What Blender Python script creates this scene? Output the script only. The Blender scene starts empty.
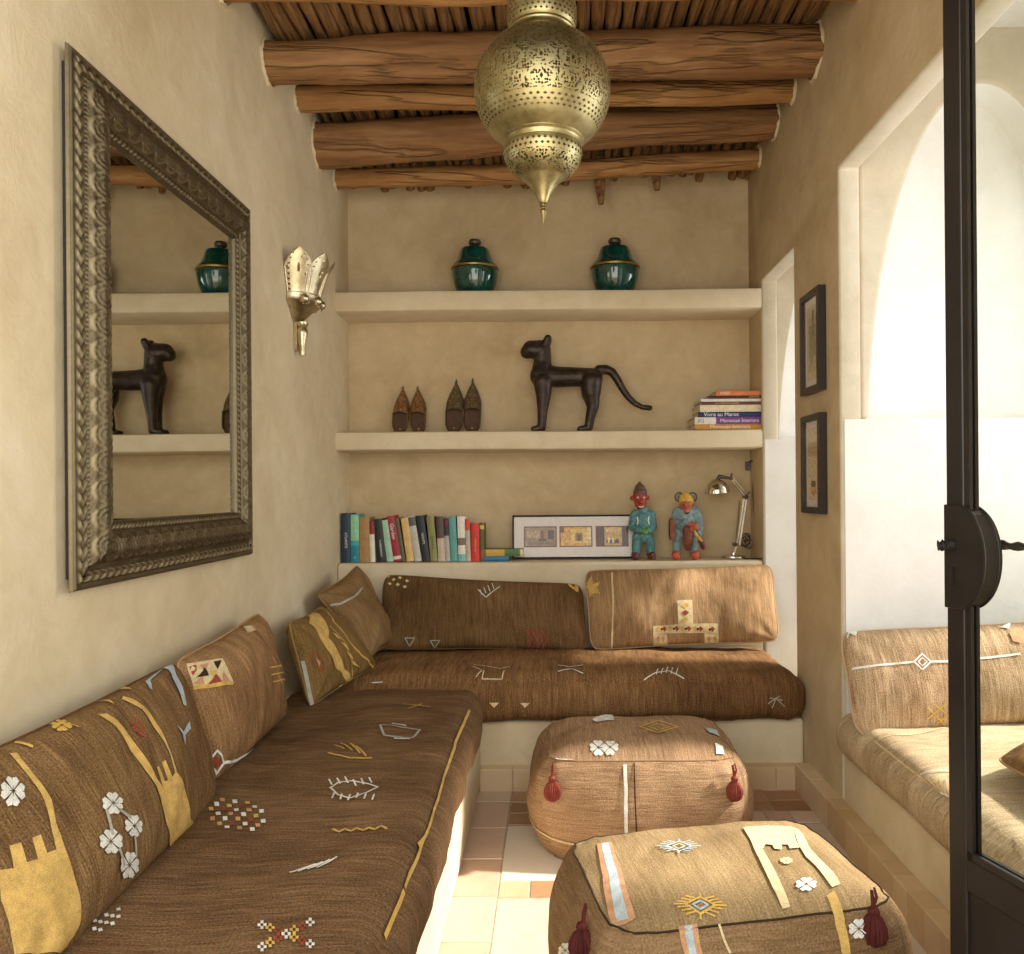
import bpy, bmesh, math, random
from mathutils import Vector, Matrix, noise
from mathutils.geometry import tessellate_polygon
V = Vector
PI = math.pi
R = random.Random(7)
scene = bpy.context.scene
COL = scene.collection
# ------------------------------------------------------------------ camera maths (1024 x 954)
F, CX, CY, CH, ROLL = 800.0, 555.0, 490.0, 1.4, 0.008
def P(px, py, Y):
    dx, dy = px - CX, py - CY
    ix, iy = dx - ROLL * dy, dy + ROLL * dx
    return V((ix * Y / F, Y, CH - iy * Y / F))
def proj(p):
    ix, iy = p[0] * F / p[1], (CH - p[2]) * F / p[1]
    return (CX + ix + ROLL * iy, CY + iy - ROLL * ix)
def lin(c):
    return tuple(((x / 255) / 12.92 if x / 255 <= .04045 else ((x / 255 + .055) / 1.055) ** 2.4) for x in c) + (1.0,)
# ------------------------------------------------------------------ node helper
class NG:
    def __init__(s, name):
        s.m = bpy.data.materials.new(name); s.m.use_nodes = True
        s.t = s.m.node_tree; s.n = s.t.nodes; s.l = s.t.links
        s.b = s.n['Principled BSDF']; s.out = s.n['Material Output']
    def new(s, typ, **kw):
        n = s.n.new(typ)
        for k, v in kw.items(): setattr(n, k, v)
        return n
    def put(s, sock, v):
        if isinstance(v, bpy.types.NodeSocket): s.l.new(v, sock)
        else: sock.default_value = v
    def math(s, op, a, b=0.0, c=0.0, clamp=False):
        n = s.new('ShaderNodeMath', operation=op); n.use_clamp = clamp
        s.put(n.inputs[0], a); s.put(n.inputs[1], b)
        if op in ('MULTIPLY_ADD', 'SMOOTH_MIN', 'COMPARE'): s.put(n.inputs[2], c)
        return n.outputs[0]
    def coord(s, kind='Object', scale=(1, 1, 1), uv=None):
        t = s.new('ShaderNodeTexCoord'); m = s.new('ShaderNodeMapping')
        s.l.new(t.outputs[kind], m.inputs[0]); m.inputs['Scale'].default_value = scale
        return m.outputs[0]
    def noise(s, vec, scale=5, detail=3, rough=.5, dist=0.0):
        n = s.new('ShaderNodeTexNoise'); s.l.new(vec, n.inputs['Vector'])
        n.inputs['Scale'].default_value = scale; n.inputs['Detail'].default_value = detail
        n.inputs['Roughness'].default_value = rough; n.inputs['Distortion'].default_value = dist
        return n.outputs['Fac']
    def ramp(s, fac, stops):
        n = s.new('ShaderNodeValToRGB'); s.l.new(fac, n.inputs[0]); e = n.color_ramp.elements
        while len(e) < len(stops): e.new(.5)
        for i, (p, c) in enumerate(stops):
            e[i].position = p; e[i].color = lin(c) if max(c) > 1.01 or len(c) == 3 and max(c) != 1 and max(c) != 0 else tuple(c) + (1,)
        return n.outputs['Color']
    def mix(s, f, a, b, blend='MIX'):
        n = s.new('ShaderNodeMix', data_type='RGBA', blend_type=blend)
        s.put(n.inputs[0], f); s.put(n.inputs[6], a); s.put(n.inputs[7], b)
        return n.outputs[2]
    def bump(s, h, strength=.3, dist=.01, base=None):
        n = s.new('ShaderNodeBump'); s.l.new(h, n.inputs['Height'])
        n.inputs['Strength'].default_value = strength; n.inputs['Distance'].default_value = dist
        if base is not None: s.l.new(base, n.inputs['Normal'])
        s.l.new(n.outputs[0], s.b.inputs['Normal']); return n.outputs[0]
    def set(s, **kw):
        for k, v in kw.items(): s.put(s.b.inputs[k.replace('_', ' ')], v)
        return s
MATS = {}
def plain(name, c, rough=.6, metal=0.0, mottled=.12, scale=30, spec=.5, bump=0.0, coat=0.0):
    if name in MATS: return MATS[name]
    g = NG(name); v = g.coord()
    f = g.noise(v, scale, 3, .6)
    d = tuple(max(0, x * (1 - mottled)) for x in c); l = tuple(min(255, x * (1 + mottled)) for x in c)
    g.set(Base_Color=g.ramp(f, [(.3, d), (.7, l)]), Roughness=rough, Metallic=metal)
    g.b.inputs['Specular IOR Level'].default_value = spec
    g.b.inputs['Coat Weight'].default_value = coat
    if bump: g.bump(g.noise(v, scale * 2, 3), bump, .003)
    MATS[name] = g.m; return g.m
def plaster(name, a, b, c, bump=.25):
    g = NG(name); v = g.coord()
    big = g.noise(v, 1.3, 5, .6, .6); mid = g.noise(v, 7, 5, .65, .4); fine = g.noise(v, 60, 3, .6)
    f = g.math('ADD', g.math('MULTIPLY', big, .6), g.math('MULTIPLY', mid, .4))
    col = g.ramp(f, [(.36, a), (.5, b), (.64, c)])
    g.set(Base_Color=col, Roughness=.72); g.b.inputs['Specular IOR Level'].default_value = .25
    h = g.math('ADD', g.math('MULTIPLY', mid, 1.0), g.math('MULTIPLY', fine, .15))
    g.bump(h, bump, .02)
    MATS[name] = g.m; return g.m
def fabric(name, dark, mid, light, streak=1.0, seed=0.0, fine=420):
    """handwoven cloth; threads run along v of the UV map, which is in metres"""
    g = NG(name); t = g.new('ShaderNodeUVMap')
    def mp(sx, sy):
        m = g.new('ShaderNodeMapping'); g.l.new(t.outputs[0], m.inputs[0])
        m.inputs['Scale'].default_value = (sx, sy, 1); m.inputs['Location'].default_value = (seed, seed * .7, 0); return m.outputs[0]
    s1 = g.noise(mp(260, 9), 1, 3, .7, .2); s2 = g.noise(mp(55, 3.2), 1, 4, .65, .3); s3 = g.noise(mp(3, 2.5), 1, 4, .6)
    w = g.noise(mp(fine * .5, fine * .5), 1, 1, .5)
    f = g.math('ADD', g.math('MULTIPLY', s1, .44 * streak), g.math('MULTIPLY', s2, .24 * streak))
    f = g.math('ADD', f, g.math('MULTIPLY', s3, .3)); f = g.math('ADD', f, g.math('MULTIPLY', w, .34))
    c0 = .5 * (.68 * streak + .64)
    col = g.ramp(f, [(c0 - .12, dark), (c0, mid), (c0 + .12, light)])
    g.set(Base_Color=col, Roughness=.85); g.b.inputs['Specular IOR Level'].default_value = .1
    h = g.math("ADD", g.math("MULTIPLY", s1, .8), g.math('MULTIPLY', w, .7))
    cr = g.noise(mp(6, 4.5), 1, 3, .5, .3)
    n0 = g.new('ShaderNodeBump'); g.l.new(cr, n0.inputs['Height']); n0.inputs['Strength'].default_value = .5; n0.inputs['Distance'].default_value = .035
    g.bump(h, .55, .003, n0.outputs[0])
    MATS[name] = g.m; return g.m
def thread(name, c):
    if name in MATS: return MATS[name]
    g = NG(name); v = g.coord(); f = g.noise(v, 500, 2, .6); f2 = g.noise(v, 40, 3, .6)
    ff = g.math('ADD', g.math('MULTIPLY', f, .6), g.math('MULTIPLY', f2, .4))
    g.set(Base_Color=g.ramp(ff, [(.35, tuple(x * .78 for x in c)), (.62, tuple(min(255, x * 1.08) for x in c))]), Roughness=.85)
    g.b.inputs['Specular IOR Level'].default_value = .2; g.bump(f, .4, .002)
    MATS[name] = g.m; return g.m
def pane_mat(name, tint, f0):
    g = NG(name); t = g.new('ShaderNodeBsdfTransparent'); t.inputs[0].default_value = tint
    gl = g.new('ShaderNodeBsdfGlossy'); gl.inputs['Roughness'].default_value = .015
    ge = g.new('ShaderNodeNewGeometry'); d = g.new('ShaderNodeVectorMath', operation='DOT_PRODUCT'); g.l.new(ge.outputs['Incoming'], d.inputs[0]); g.l.new(ge.outputs['Normal'], d.inputs[1])
    c = g.math('SUBTRACT', 1.0, g.math('ABSOLUTE', d.outputs['Value']), clamp=True); f = g.math('MULTIPLY_ADD', g.math('POWER', c, 5.0), 1 - f0, f0)
    mx = g.new('ShaderNodeMixShader'); g.l.new(f, mx.inputs[0]); g.l.new(t.outputs[0], mx.inputs[1]); g.l.new(gl.outputs[0], mx.inputs[2]); g.l.new(mx.outputs[0], g.out.inputs[0]); return g.m
# ------------------------------------------------------------------ mesh builder
class MB:
    def __init__(s): s.v = []; s.f = []; s.mi = []; s.uv = {}; s.mats = []; s.att = {}
    def slot(s, m):
        if m not in s.mats: s.mats.append(m)
        return s.mats.index(m)
    def face(s, idx, m, uv=None):
        s.f.append(tuple(idx)); s.mi.append(s.slot(m))
        if uv: s.uv[len(s.f) - 1] = uv
    def verts(s, ps):
        b = len(s.v); s.v.extend(V(p) for p in ps); return b
    def grid(s, pts, m, uvs=None, closed_u=False, closed_v=False, flip=False):
        """pts[i][j]"""
        n, k = len(pts), len(pts[0]); b = s.verts([p for r in pts for p in r])
        for i in range(n if closed_u else n - 1):
            for j in range(k if closed_v else k - 1):
                i2, j2 = (i + 1) % n, (j + 1) % k
                q = [b + i * k + j, b + i2 * k + j, b + i2 * k + j2, b + i * k + j2]
                uv = None
                if uvs: uv = [uvs[i][j], uvs[i2][j], uvs[i2][j2], uvs[i][j2]]
                if flip: q.reverse(); uv = uv and uv[::-1]
                s.face(q, m, uv)
        return b
    def box(s, a, b, m, M=None):
        x0, y0, z0 = a; x1, y1, z1 = b
        ps = [V((x, y, z)) for z in (z0, z1) for y in (y0, y1) for x in (x0, x1)]
        if M: ps = [M @ p for p in ps]
        i = s.verts(ps)
        for q in ((0, 2, 3, 1), (4, 5, 7, 6), (0, 1, 5, 4), (2, 6, 7, 3), (0, 4, 6, 2), (1, 3, 7, 5)): s.face([i + k for k in q], m)
    def lathe(s, prof, m, c=(0, 0, 0), n=48, arc=(0, 2 * PI), M=None, uv=True):
        full = abs(arc[1] - arc[0] - 2 * PI) < 1e-6; pts = []; uvs = []
        L = 0; acc = [0]
        for a, b in zip(prof, prof[1:]): L += math.dist(a, b); acc.append(L)
        for i in range(n + 1):
            t = arc[0] + (arc[1] - arc[0]) * i / n
            pts.append([V(c) + V((r * math.cos(t), r * math.sin(t), z)) for r, z in prof])
            uvs.append([(i / n, acc[k]) for k in range(len(prof))])
        if M: pts = [[M @ p for p in r] for r in pts]
        s.grid(pts, m, uvs)
        return s
    def tube(s, path, r, m, n=10, cap=True):
        path = [V(p) for p in path]; rs = r if isinstance(r, (list, tuple)) else [r] * len(path)
        rings = []; up = None
        for i, p in enumerate(path):
            t = (path[min(i + 1, len(path) - 1)] - path[max(i - 1, 0)])
            if t.length < 1e-9: t = V((0, 0, 1))
            t.normalize()
            if up is None: up = t.orthogonal().normalized()
            up = (up - t * up.dot(t)); up = up.normalized() if up.length > 1e-6 else t.orthogonal().normalized()
            w = t.cross(up)
            rings.append([p + (up * math.cos(a) + w * math.sin(a)) * rs[i] for a in [2 * PI * k / n for k in range(n)]])
        b = s.grid(rings, m, closed_v=True)
        if cap:
            s.face([b + k for k in range(n)][::-1], m); e = b + (len(rings) - 1) * n; s.face([e + k for k in range(n)], m)
    def ball(s, c, r, m, n=14, k=10, M=None):
        rr = r if isinstance(r, (tuple, list)) else (r, r, r)
        pts = [[V(c) + V((rr[0] * math.sin(PI * j / k) * math.cos(2 * PI * i / n), rr[1] * math.sin(PI * j / k) * math.sin(2 * PI * i / n), -rr[2] * math.cos(PI * j / k))) for j in range(k + 1)] for i in range(n)]
        if M: pts = [[M @ p for p in q] for q in pts]
        s.grid(pts, m, closed_u=True)
    def prism(s, poly, m, d0, d1, fn):
        """poly 2D list, fn(x,y,d)->3D"""
        n = len(poly); a = s.verts([fn(x, y, d0) for x, y in poly]); b = s.verts([fn(x, y, d1) for x, y in poly])
        s.face([a + i for i in range(n)], m); s.face([b + i for i in range(n)][::-1], m)
        for i in range(n): j = (i + 1) % n; s.face([a + j, a + i, b + i, b + j], m)
    def text(s, body, size, m, M, align='CENTER', extrude=0.0003):
        c = bpy.data.curves.new('t', 'FONT'); c.body = body; c.size = size; c.align_x = align; c.align_y = 'CENTER'; c.extrude = extrude; c.resolution_u = 3
        o = bpy.data.objects.new('t', c); COL.objects.link(o); dg = bpy.context.evaluated_depsgraph_get(); dg.update()
        me = bpy.data.meshes.new_from_object(o.evaluated_get(dg)); b = s.verts([M @ v.co for v in me.vertices])
        for p in me.polygons: s.face([b + i for i in p.vertices], m)
        bpy.data.objects.remove(o); bpy.data.meshes.remove(me); bpy.data.curves.remove(c)
LOC = {}
def wloc(o): return LOC.get(o.name, V((0, 0, 0))) if o else V((0, 0, 0))
def build(mb, name, parent=None, smooth=True, origin=None, weld=False, fix=True, bevel=0, remesh=0, ang=40):
    me = bpy.data.meshes.new(name)
    if origin is None:
        xs = [p.x for p in mb.v]; ys = [p.y for p in mb.v]; zs = [p.z for p in mb.v]
        origin = V(((min(xs) + max(xs)) / 2, (min(ys) + max(ys)) / 2, min(zs)))
    origin = V(origin)
    me.from_pydata([tuple(p - origin) for p in mb.v], [], mb.f)
    for m in mb.mats: me.materials.append(m)
    me.polygons.foreach_set('material_index', mb.mi)
    if mb.uv:
        ul = me.uv_layers.new(name='UVMap')
        for fi, uv in mb.uv.items():
            for li, c in zip(me.polygons[fi].loop_indices, uv): ul.data[li].uv = c
    for an, vals in mb.att.items():
        a = me.attributes.new(an, 'FLOAT', 'POINT'); a.data.foreach_set('value', vals)
    me.validate()
    if weld or fix:
        bm = bmesh.new(); bm.from_mesh(me)
        if weld: bmesh.ops.remove_doubles(bm, verts=bm.verts, dist=1e-5)
        if fix: bmesh.ops.recalc_face_normals(bm, faces=bm.faces)
        bm.to_mesh(me); bm.free()
    if smooth:
        me.polygons.foreach_set('use_smooth', [True] * len(me.polygons))
        try: me.set_sharp_from_angle(angle=math.radians(ang))
        except Exception: pass
    o = bpy.data.objects.new(name, me); COL.objects.link(o); LOC[o.name] = origin
    if parent: o.parent = parent; o.location = origin - wloc(parent)
    else: o.location = origin
    if bevel:
        md = o.modifiers.new('b', 'BEVEL'); md.width = bevel; md.segments = 3; md.limit_method = 'ANGLE'; md.angle_limit = .6; md.harden_normals = False
    return o
def tag(o, label, cat, group=None):
    o['label'] = label; o['category'] = cat
    if group: o['group'] = group
    return o
def struct(o): o['kind'] = 'structure'; return o
def thing(name, loc, label, cat, group=None):
    o = bpy.data.objects.new(name, None); o.empty_display_size = .05; COL.objects.link(o); o.location = loc; LOC[o.name] = V(loc)
    return tag(o, label, cat, group)
def bake(o):
    bpy.context.view_layer.update()
    dg = bpy.context.evaluated_depsgraph_get(); me = bpy.data.meshes.new_from_object(o.evaluated_get(dg))
    o.modifiers.clear(); o.data = me; return o
def nz(p, s=1.0, seed=0): return noise.noise(V(p) * s + V((seed * 7.1, seed * 3.3, seed * 1.7)))
# smooth blobs of tapered capsules: one continuous surface through a voxel remesh
def blob(name, caps, mat, parent=None, voxel=.003, sm=3, color=None):
    mb = MB()
    for cap in caps:
        if len(cap) == 2: mb.ball(cap[0], cap[1], mat, 16, 12); continue
        a, ra, b, rb = cap; a = V(a); b = V(b); n = max(2, int((b - a).length / (min(ra, rb) * .45)) + 1)
        mb.ball(a, ra, mat, 16, 12); mb.ball(b, rb, mat, 16, 12)
        mb.tube([a.lerp(b, i / n) for i in range(n + 1)], [ra + (rb - ra) * i / n for i in range(n + 1)], mat, 16)
    o = build(mb, name, parent)
    r = o.modifiers.new('r', 'REMESH'); r.mode = 'VOXEL'; r.voxel_size = voxel; r.use_smooth_shade = True
    s = o.modifiers.new('s', 'SMOOTH'); s.iterations = sm; s.factor = .6
    bake(o)
    o.data.polygons.foreach_set('use_smooth', [True] * len(o.data.polygons))
    if not o.data.materials: o.data.materials.append(mat)
    return o
# ------------------------------------------------------------------ draping on a surface S(u,v)
class Drape:
    def __init__(s, mb, S, Ssm, lift=.0016, u0=.5, v0=.5, clampv=(.0, 1.)):
        s.mb, s.S, s.Ssm, s.lift, s.u0, s.v0, s.cl = mb, S, Ssm, lift, u0, v0, clampv
        s.last = (u0, v0); s.k = 0; s.lift0 = lift
    def inv(s, px, py):
        best = None
        for start in (s.last, (s.u0, s.v0)):
            u, v = start
            for _ in range(14):
                x, y = proj(s.Ssm(u, v)); e = 1e-3
                ex, ey = px - x, py - y
                if ex * ex + ey * ey < .01: break
                xu, yu = proj(s.Ssm(u + e, v)); xv, yv = proj(s.Ssm(u, v + e))
                a, b, c, d = (xu - x) / e, (xv - x) / e, (yu - y) / e, (yv - y) / e
                det = a * d - b * c
                if abs(det) < 1e-3: break
                du, dv = (d * ex - b * ey) / det, (a * ey - c * ex) / det
                du = max(-.25, min(.25, du)); dv = max(-.25, min(.25, dv))
                u += du; v += dv
            x, y = proj(s.Ssm(u, v)); er = math.hypot(px - x, py - y)
            if best is None or er < best[0]: best = (er, u, v)
            if er < .5: break
        u, v = max(.004, min(.996, best[1])), max(.004, min(.996, best[2]))
        s.last = (max(.02, min(.98, u)), max(.02, min(.98, v))) if best[0] < 3 else (s.u0, s.v0)
        return (u, v)
    def pt(s, u, v):
        e = 2e-3; p = s.S(u, v); a = s.S(u + e, v) - p; b = s.S(u, v + e) - p; n = a.cross(b)
        if n.length < 1e-12: n = V((0, -1, 0))
        n.normalize()
        cam = V((0, 0, 1.4)) - p
        if n.dot(cam) < 0: n = -n
        return p + n * s.lift, n
    def ribbon(s, pts, w, m, px=True, step=.008):
        s.bumpl()
        uv = [s.inv(*q) for q in pts] if px else pts
        P3 = []
        for a, b in zip(uv, uv[1:]):
            L = (s.S(*a) - s.S(*b)).length; n = max(1, int(L / step))
            for i in range(n): P3.append(s.pt(a[0] + (b[0] - a[0]) * i / n, a[1] + (b[1] - a[1]) * i / n))
        P3.append(s.pt(*uv[-1])); rows = []
        for i, (p, n) in enumerate(P3):
            t = P3[min(i + 1, len(P3) - 1)][0] - P3[max(i - 1, 0)][0]
            sd = n.cross(t); sd = sd.normalized() * w / 2 if sd.length > 1e-9 else V((w / 2, 0, 0))
            rows.append([p - sd, p + n * .0006, p + sd])
        s.mb.grid(rows, m)
    def bumpl(s):
        s.k += 1; s.lift = s.lift0 + min(s.k, 6) * .0005
    def poly(s, pts, m, px=True, maxe=.02):
        s.bumpl()
        uv = [s.inv(*q) for q in pts] if px else list(pts)
        tris = tessellate_polygon([[V((a, b, 0)) for a, b in uv]])
        bm = bmesh.new(); vs = [bm.verts.new((a, b, 0)) for a, b in uv]
        for t in tris:
            try: bm.faces.new([vs[i] for i in t])
            except Exception: pass
        for _ in range(7):
            es = [e for e in bm.edges if (s.S(e.verts[0].co.x, e.verts[0].co.y) - s.S(e.verts[1].co.x, e.verts[1].co.y)).length > maxe]
            if not es: break
            bmesh.ops.subdivide_edges(bm, edges=es, cuts=1, use_grid_fill=False); bmesh.ops.triangulate(bm, faces=bm.faces)
        bm.verts.index_update(); b = s.mb.verts([s.pt(v.co.x, v.co.y)[0] for v in bm.verts])
        for f in bm.faces: s.mb.face([b + v.index for v in f.verts], m)
        bm.free()
    def rosette(s, cx, cy, r, m, sy=1.0):
        for k in range(4):
            a = PI / 4 + k * PI / 2
            for sg in (-1, 1):
                q = [(.10, .03), (.50, .05), (.98, .10), (1.02, .48), (.72, .66), (.42, .46)]
                s.poly([(cx + r * (x * math.cos(a) - sg * y * math.sin(a)), cy + sy * r * (x * math.sin(a) + sg * y * math.cos(a))) for x, y in q], m)
    def lines(s, cx, cy, segs, w, m, sc=1.0):
        for seg in segs: s.ribbon([(cx + x * sc, cy + y * sc) for x, y in seg], w, m)
    def star(s, cx, cy, rx, ry, m1, m2, w=.006):
        """comb edged diamond"""
        c = [(rx * .55, 0), (0, ry * .55), (-rx * .55, 0), (0, -ry * .55)]
        for i in range(4):
            a, b = c[i], c[(i + 1) % 4]
            s.ribbon([(cx + a[0], cy + a[1]), (cx + b[0], cy + b[1])], w, m1)
            for t in (0, .25, .5, .75):
                x, y = a[0] + (b[0] - a[0]) * t, a[1] + (b[1] - a[1]) * t
                s.ribbon([(cx + x, cy + y), (cx + x * 1.1 + (rx * .38 if x > 0 else -rx * .38 if x < 0 else 0), cy + y * 1.5)], w * .8, m1)
        s.ribbon([(cx + rx * .28, cy), (cx, cy + ry * .28), (cx - rx * .28, cy), (cx, cy - ry * .28), (cx + rx * .28, cy)], w, m2)
# ================================================================== MATERIALS OF THE ROOM
M_WALL = plaster('tan_plaster', (182, 159, 122), (198, 176, 138), (210, 190, 154))
M_WALLP = plaster('pale_plaster', (202, 184, 149), (214, 198, 163), (224, 210, 180))
M_CREAM = plaster('cream_plaster', (196, 184, 160), (208, 197, 174), (218, 208, 188))
M_WHITE = plaster('white_plaster', (224, 221, 213), (232, 229, 222), (238, 236, 230), .12)
M_SHELF = plaster('shelf_plaster', (206, 189, 156), (217, 201, 170), (225, 211, 182))
def tile_mat(name, a, b, c):
    g = NG(name); v = g.coord(); at = g.new('ShaderNodeAttribute', attribute_name='tone')
    n = g.noise(v, 14, 5, .65); n2 = g.noise(v, 90, 2, .5)
    f = g.math('ADD', g.math('MULTIPLY', at.outputs['Fac'], .6), g.math('MULTIPLY', n, .4))
    g.set(Base_Color=g.ramp(f, [(.2, a), (.5, b), (.8, c)]), Roughness=g.math('MULTIPLY_ADD', n, .3, .28))
    g.bump(g.math('ADD', n, g.math('MULTIPLY', n2, .2)), .15, .01); MATS[name] = g.m; return g.m
M_TILE = tile_mat('terracotta_tile', (150, 106, 72), (184, 144, 106), (206, 176, 140))
M_TILE2 = tile_mat('cream_tile', (200, 182, 156), (214, 200, 178), (226, 214, 196))
M_TILE3 = tile_mat('pink_tile', (194, 160, 134), (208, 178, 154), (220, 196, 174))
M_SKIRT = tile_mat('skirting_tile', (190, 158, 116), (208, 180, 140), (222, 198, 162))
M_GROUT = plain('grout', (176, 160, 134), .9)
def wood(name, a, b, c, axis=0):
    g = NG(name); sc = [1, 1, 1]; sc[axis] = .09
    v = g.coord('Object', tuple(sc)); n = g.noise(v, 30, 6, .62, .15); v2 = g.coord('Object', tuple(x if x < 1 else 1 for x in sc)); cr = g.noise(v2, 6, 4, .55, .35)
    crack = g.math('SUBTRACT', 1.0, g.math('MULTIPLY', g.math('ABSOLUTE', g.math('SUBTRACT', cr, .5)), 45, clamp=True), clamp=True)
    big = g.noise(g.coord(), 3, 3, .6)
    f = g.math('ADD', g.math('MULTIPLY', n, .7), g.math('MULTIPLY', big, .3))
    col = g.ramp(f, [(.26, a), (.5, b), (.74, c)])
    col = g.mix(g.math('MULTIPLY', crack, .35), col, lin(tuple(x * .45 for x in a)))
    g.set(Base_Color=col, Roughness=.7); g.b.inputs['Specular IOR Level'].default_value = .3
    h = g.math('SUBTRACT', n, g.math('MULTIPLY', crack, 1.2)); g.bump(h, .7, .012); MATS[name] = g.m; return g.m
M_BEAM = wood('aged_beam_wood', (100, 68, 38), (140, 100, 62), (172, 132, 88))
M_BEAM2 = wood('honey_beam_wood', (124, 84, 44), (168, 122, 72), (198, 154, 100))
M_STICK = wood('branch_wood', (84, 58, 34), (138, 102, 62), (178, 138, 90), 1)
M_DARK = plain('dark_packed_earth', (58, 40, 22), .95)

# ================================================================== ROOM SHELL
XL, XR, XR2, YB, YS = -1.23, 1.17, 1.26, 4.8, 4.5
YA0, YA1, YB0, YB1 = 1.75, 3.28, 3.9, 4.5
def boxes(name, lst, mat, **kw):
    mb = MB()
    for a, b in lst: mb.box(a, b, mat)
    return struct(build(mb, name, smooth=False, fix=False, **kw))
def cutbox(name, a, b, cuts, mat, bev=.014, arches=(), inner=None, inmat=None):
    mb = MB(); mb.box(a, b, mat); o = build(mb, name, fix=True, smooth=False)
    cs = []
    for c0, c1 in cuts:
        m = MB(); m.box(c0, c1, mat); cs.append(build(m, 'cut', fix=True, smooth=False))
    for cx, hw, z0, hh, y0, y1 in arches:
        m = MB(); N = 40
        poly = [(cx + hw * math.cos(PI * k / N), z0 + hh * math.sin(PI * k / N)) for k in range(N + 1)]
        m.prism(poly, mat, y0, y1, lambda x, z, d: V((x, d, z))); cs.append(build(m, 'cut', fix=True, smooth=False))
    for c in cs:
        md = o.modifiers.new('x', 'BOOLEAN'); md.operation = 'DIFFERENCE'; md.object = c; md.solver = 'EXACT'
    md = o.modifiers.new('bv', 'BEVEL'); md.width = bev; md.segments = 3; md.limit_method = 'ANGLE'; md.angle_limit = .7
    bake(o)
    for c in cs: bpy.data.objects.remove(c)
    o.data.polygons.foreach_set('use_smooth', [True] * len(o.data.polygons)); o.data.set_sharp_from_angle(angle=.6)
    if inner:
        o.data.materials.append(inmat or M_WHITE)
        for p in o.data.polygons:
            if inner(p.center + o.location, p.normal): p.material_index = 1
    return struct(o)
boxes('wall_left', [((XL - .15, .7, -.02), (XL, YB + .15, 3.7))], M_WALLP)
boxes('wall_back', [((XL, YB, -.02), (XR2 + .1, YB + .15, 3.7))], M_WALL)
cutbox('wall_right', (XR, .7, -.02), (XR2, YB, 3.7), [((XR - .1, YA0, -.1), (XR2 + .1, YA1, 2.71)), ((XR - .1, YB0, .30), (XR2 + .1, YB1, 2.57))], M_WALL, .012, inner=lambda c, n: abs(n.x) < .8 and c.z > -.3 and (YA0 - .05 < c.y < YA1 + .05 or YB0 - .05 < c.y < YB1 + .05) and c.z < 3.2, inmat=M_CREAM)
AW = 1.26 + .525
cutbox('wall_between_bays', (XR2 + .002, YA1 + .03, -.02), (2.4, YB0, 3.7), [], M_WALL, .01,) if False else None
cutbox('wall_pier', (XR2 + .001, YA1 + .03, 1.68), (2.45, YB0, 3.7), [], M_CREAM, .02, arches=[(AW, .485, 1.5, 1.57, YA1 - .1, YA1 + .22)], inner=lambda c, n: c.y > YA1 + .04 and c.y < YA1 + .24)
cutbox('wall_bay_back', (XR2 + .001, YB1 + .03, 1.675), (2.45, YB + .15, 3.7), [], M_CREAM, .02, arches=[(AW - .03, .485, 1.5, 1.6, YB1 - .1, YB1 + .2)], inner=lambda c, n: c.y > YB1 + .04 and c.y < YB1 + .22)
boxes('wall_pier_base', [((XR + .018, YA1 - .004, .29), (XR2, YA1 + .02, 1.68)), ((XR2, YA1 - .004, -.02), (2.45, YB0, 1.68))], M_WHITE)
boxes('wall_bay_back_base', [((XR + .012, YB1 - .004, .29), (XR2, YB1 + .02, 1.675)), ((XR2, YB1 - .004, -.02), (2.45, YB + .15, 1.675))], M_WHITE)
boxes('wall_bay_front', [((XR2, YA0 - .1, -.02), (2.4, YA0, 3.7))], M_WHITE)
cutbox('wall_bay_outer', (2.4, .7, -.02), (2.52, YB + .15, 3.7), [((2.3, 2.02, 1.05), (2.6, 3.12, 2.72)), ((2.3, 4.02, 1.0), (2.6, 4.42, 2.5))], M_WHITE, .01)
boxes('ceiling', [((XL - .15, .7, 3.56), (2.52, YB + .15, 3.7))], M_DARK)
boxes('ceiling_bay', [((XR2, YA0, 3.3), (2.4, YB + .15, 3.4))], M_WHITE)
# front wall round the open doorway (behind the photographer's frame)
boxes('wall_front', [((XR - .12, .66, -.02), (XR, .78, 3.7)), ((XL, .66, 3.0), (XR, .78, 3.7)), ((XR2, .66, 0), (2.52, .78, 3.7))], M_WALLP)
boxes('ground', [((-9, -8, -.12), (9, .66, -.03))], plain('courtyard_paving', (196, 180, 150), .8, mottled=.08, scale=3))  # unseen ground outside, added to bounce daylight into the room

# floor tiles, laid one by one in one surface
mb = MB(); tone = []
def tile(x0, x1, y0, y1, m, t):
    g = .002; z = R.uniform(-.0006, .0006); b = .0025
    i = mb.verts([(x0 + g, y0 + g, -.004), (x1 - g, y0 + g, -.004), (x1 - g, y1 - g, -.004), (x0 + g, y1 - g, -.004), (x0 + g + b, y0 + g + b, z), (x1 - g - b, y0 + g + b, z), (x1 - g - b, y1 - g - b, z), (x0 + g + b, y1 - g - b, z)])
    for q in ((4, 5, 6, 7), (0, 1, 5, 4), (1, 2, 6, 5), (2, 3, 7, 6), (3, 0, 4, 7)): mb.face([i + k for k in q], m)
    tone.extend([t] * 8)
y = .8
while y < 3.8:
    tile(-.37, -.21, y, min(y + .28, 3.79), M_TILE3, R.random()); y += .28
y = 3.82 - .95 - .6 * 3
k = 0
while y < 3.75:
    x = -.21
    while x < 1.18:
        if y + .6 < 3.6:
            tile(x, x + .33, y, y + .47, M_TILE2, R.random())
        else:
            for q in range(4):
                for s_ in range(2): tile(x + s_ * .165, x + s_ * .165 + .165, y + q * .12, y + q * .12 + .12, M_TILE, R.random())
        for s_ in range(3): tile(x + s_ * .11, x + s_ * .11 + .11, y + .48, y + .60, M_TILE if R.random() < .5 else M_TILE3, R.random())
        x += .33
    y += .6; k += 1
mb.att['tone'] = None
b0 = len(mb.v)
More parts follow.
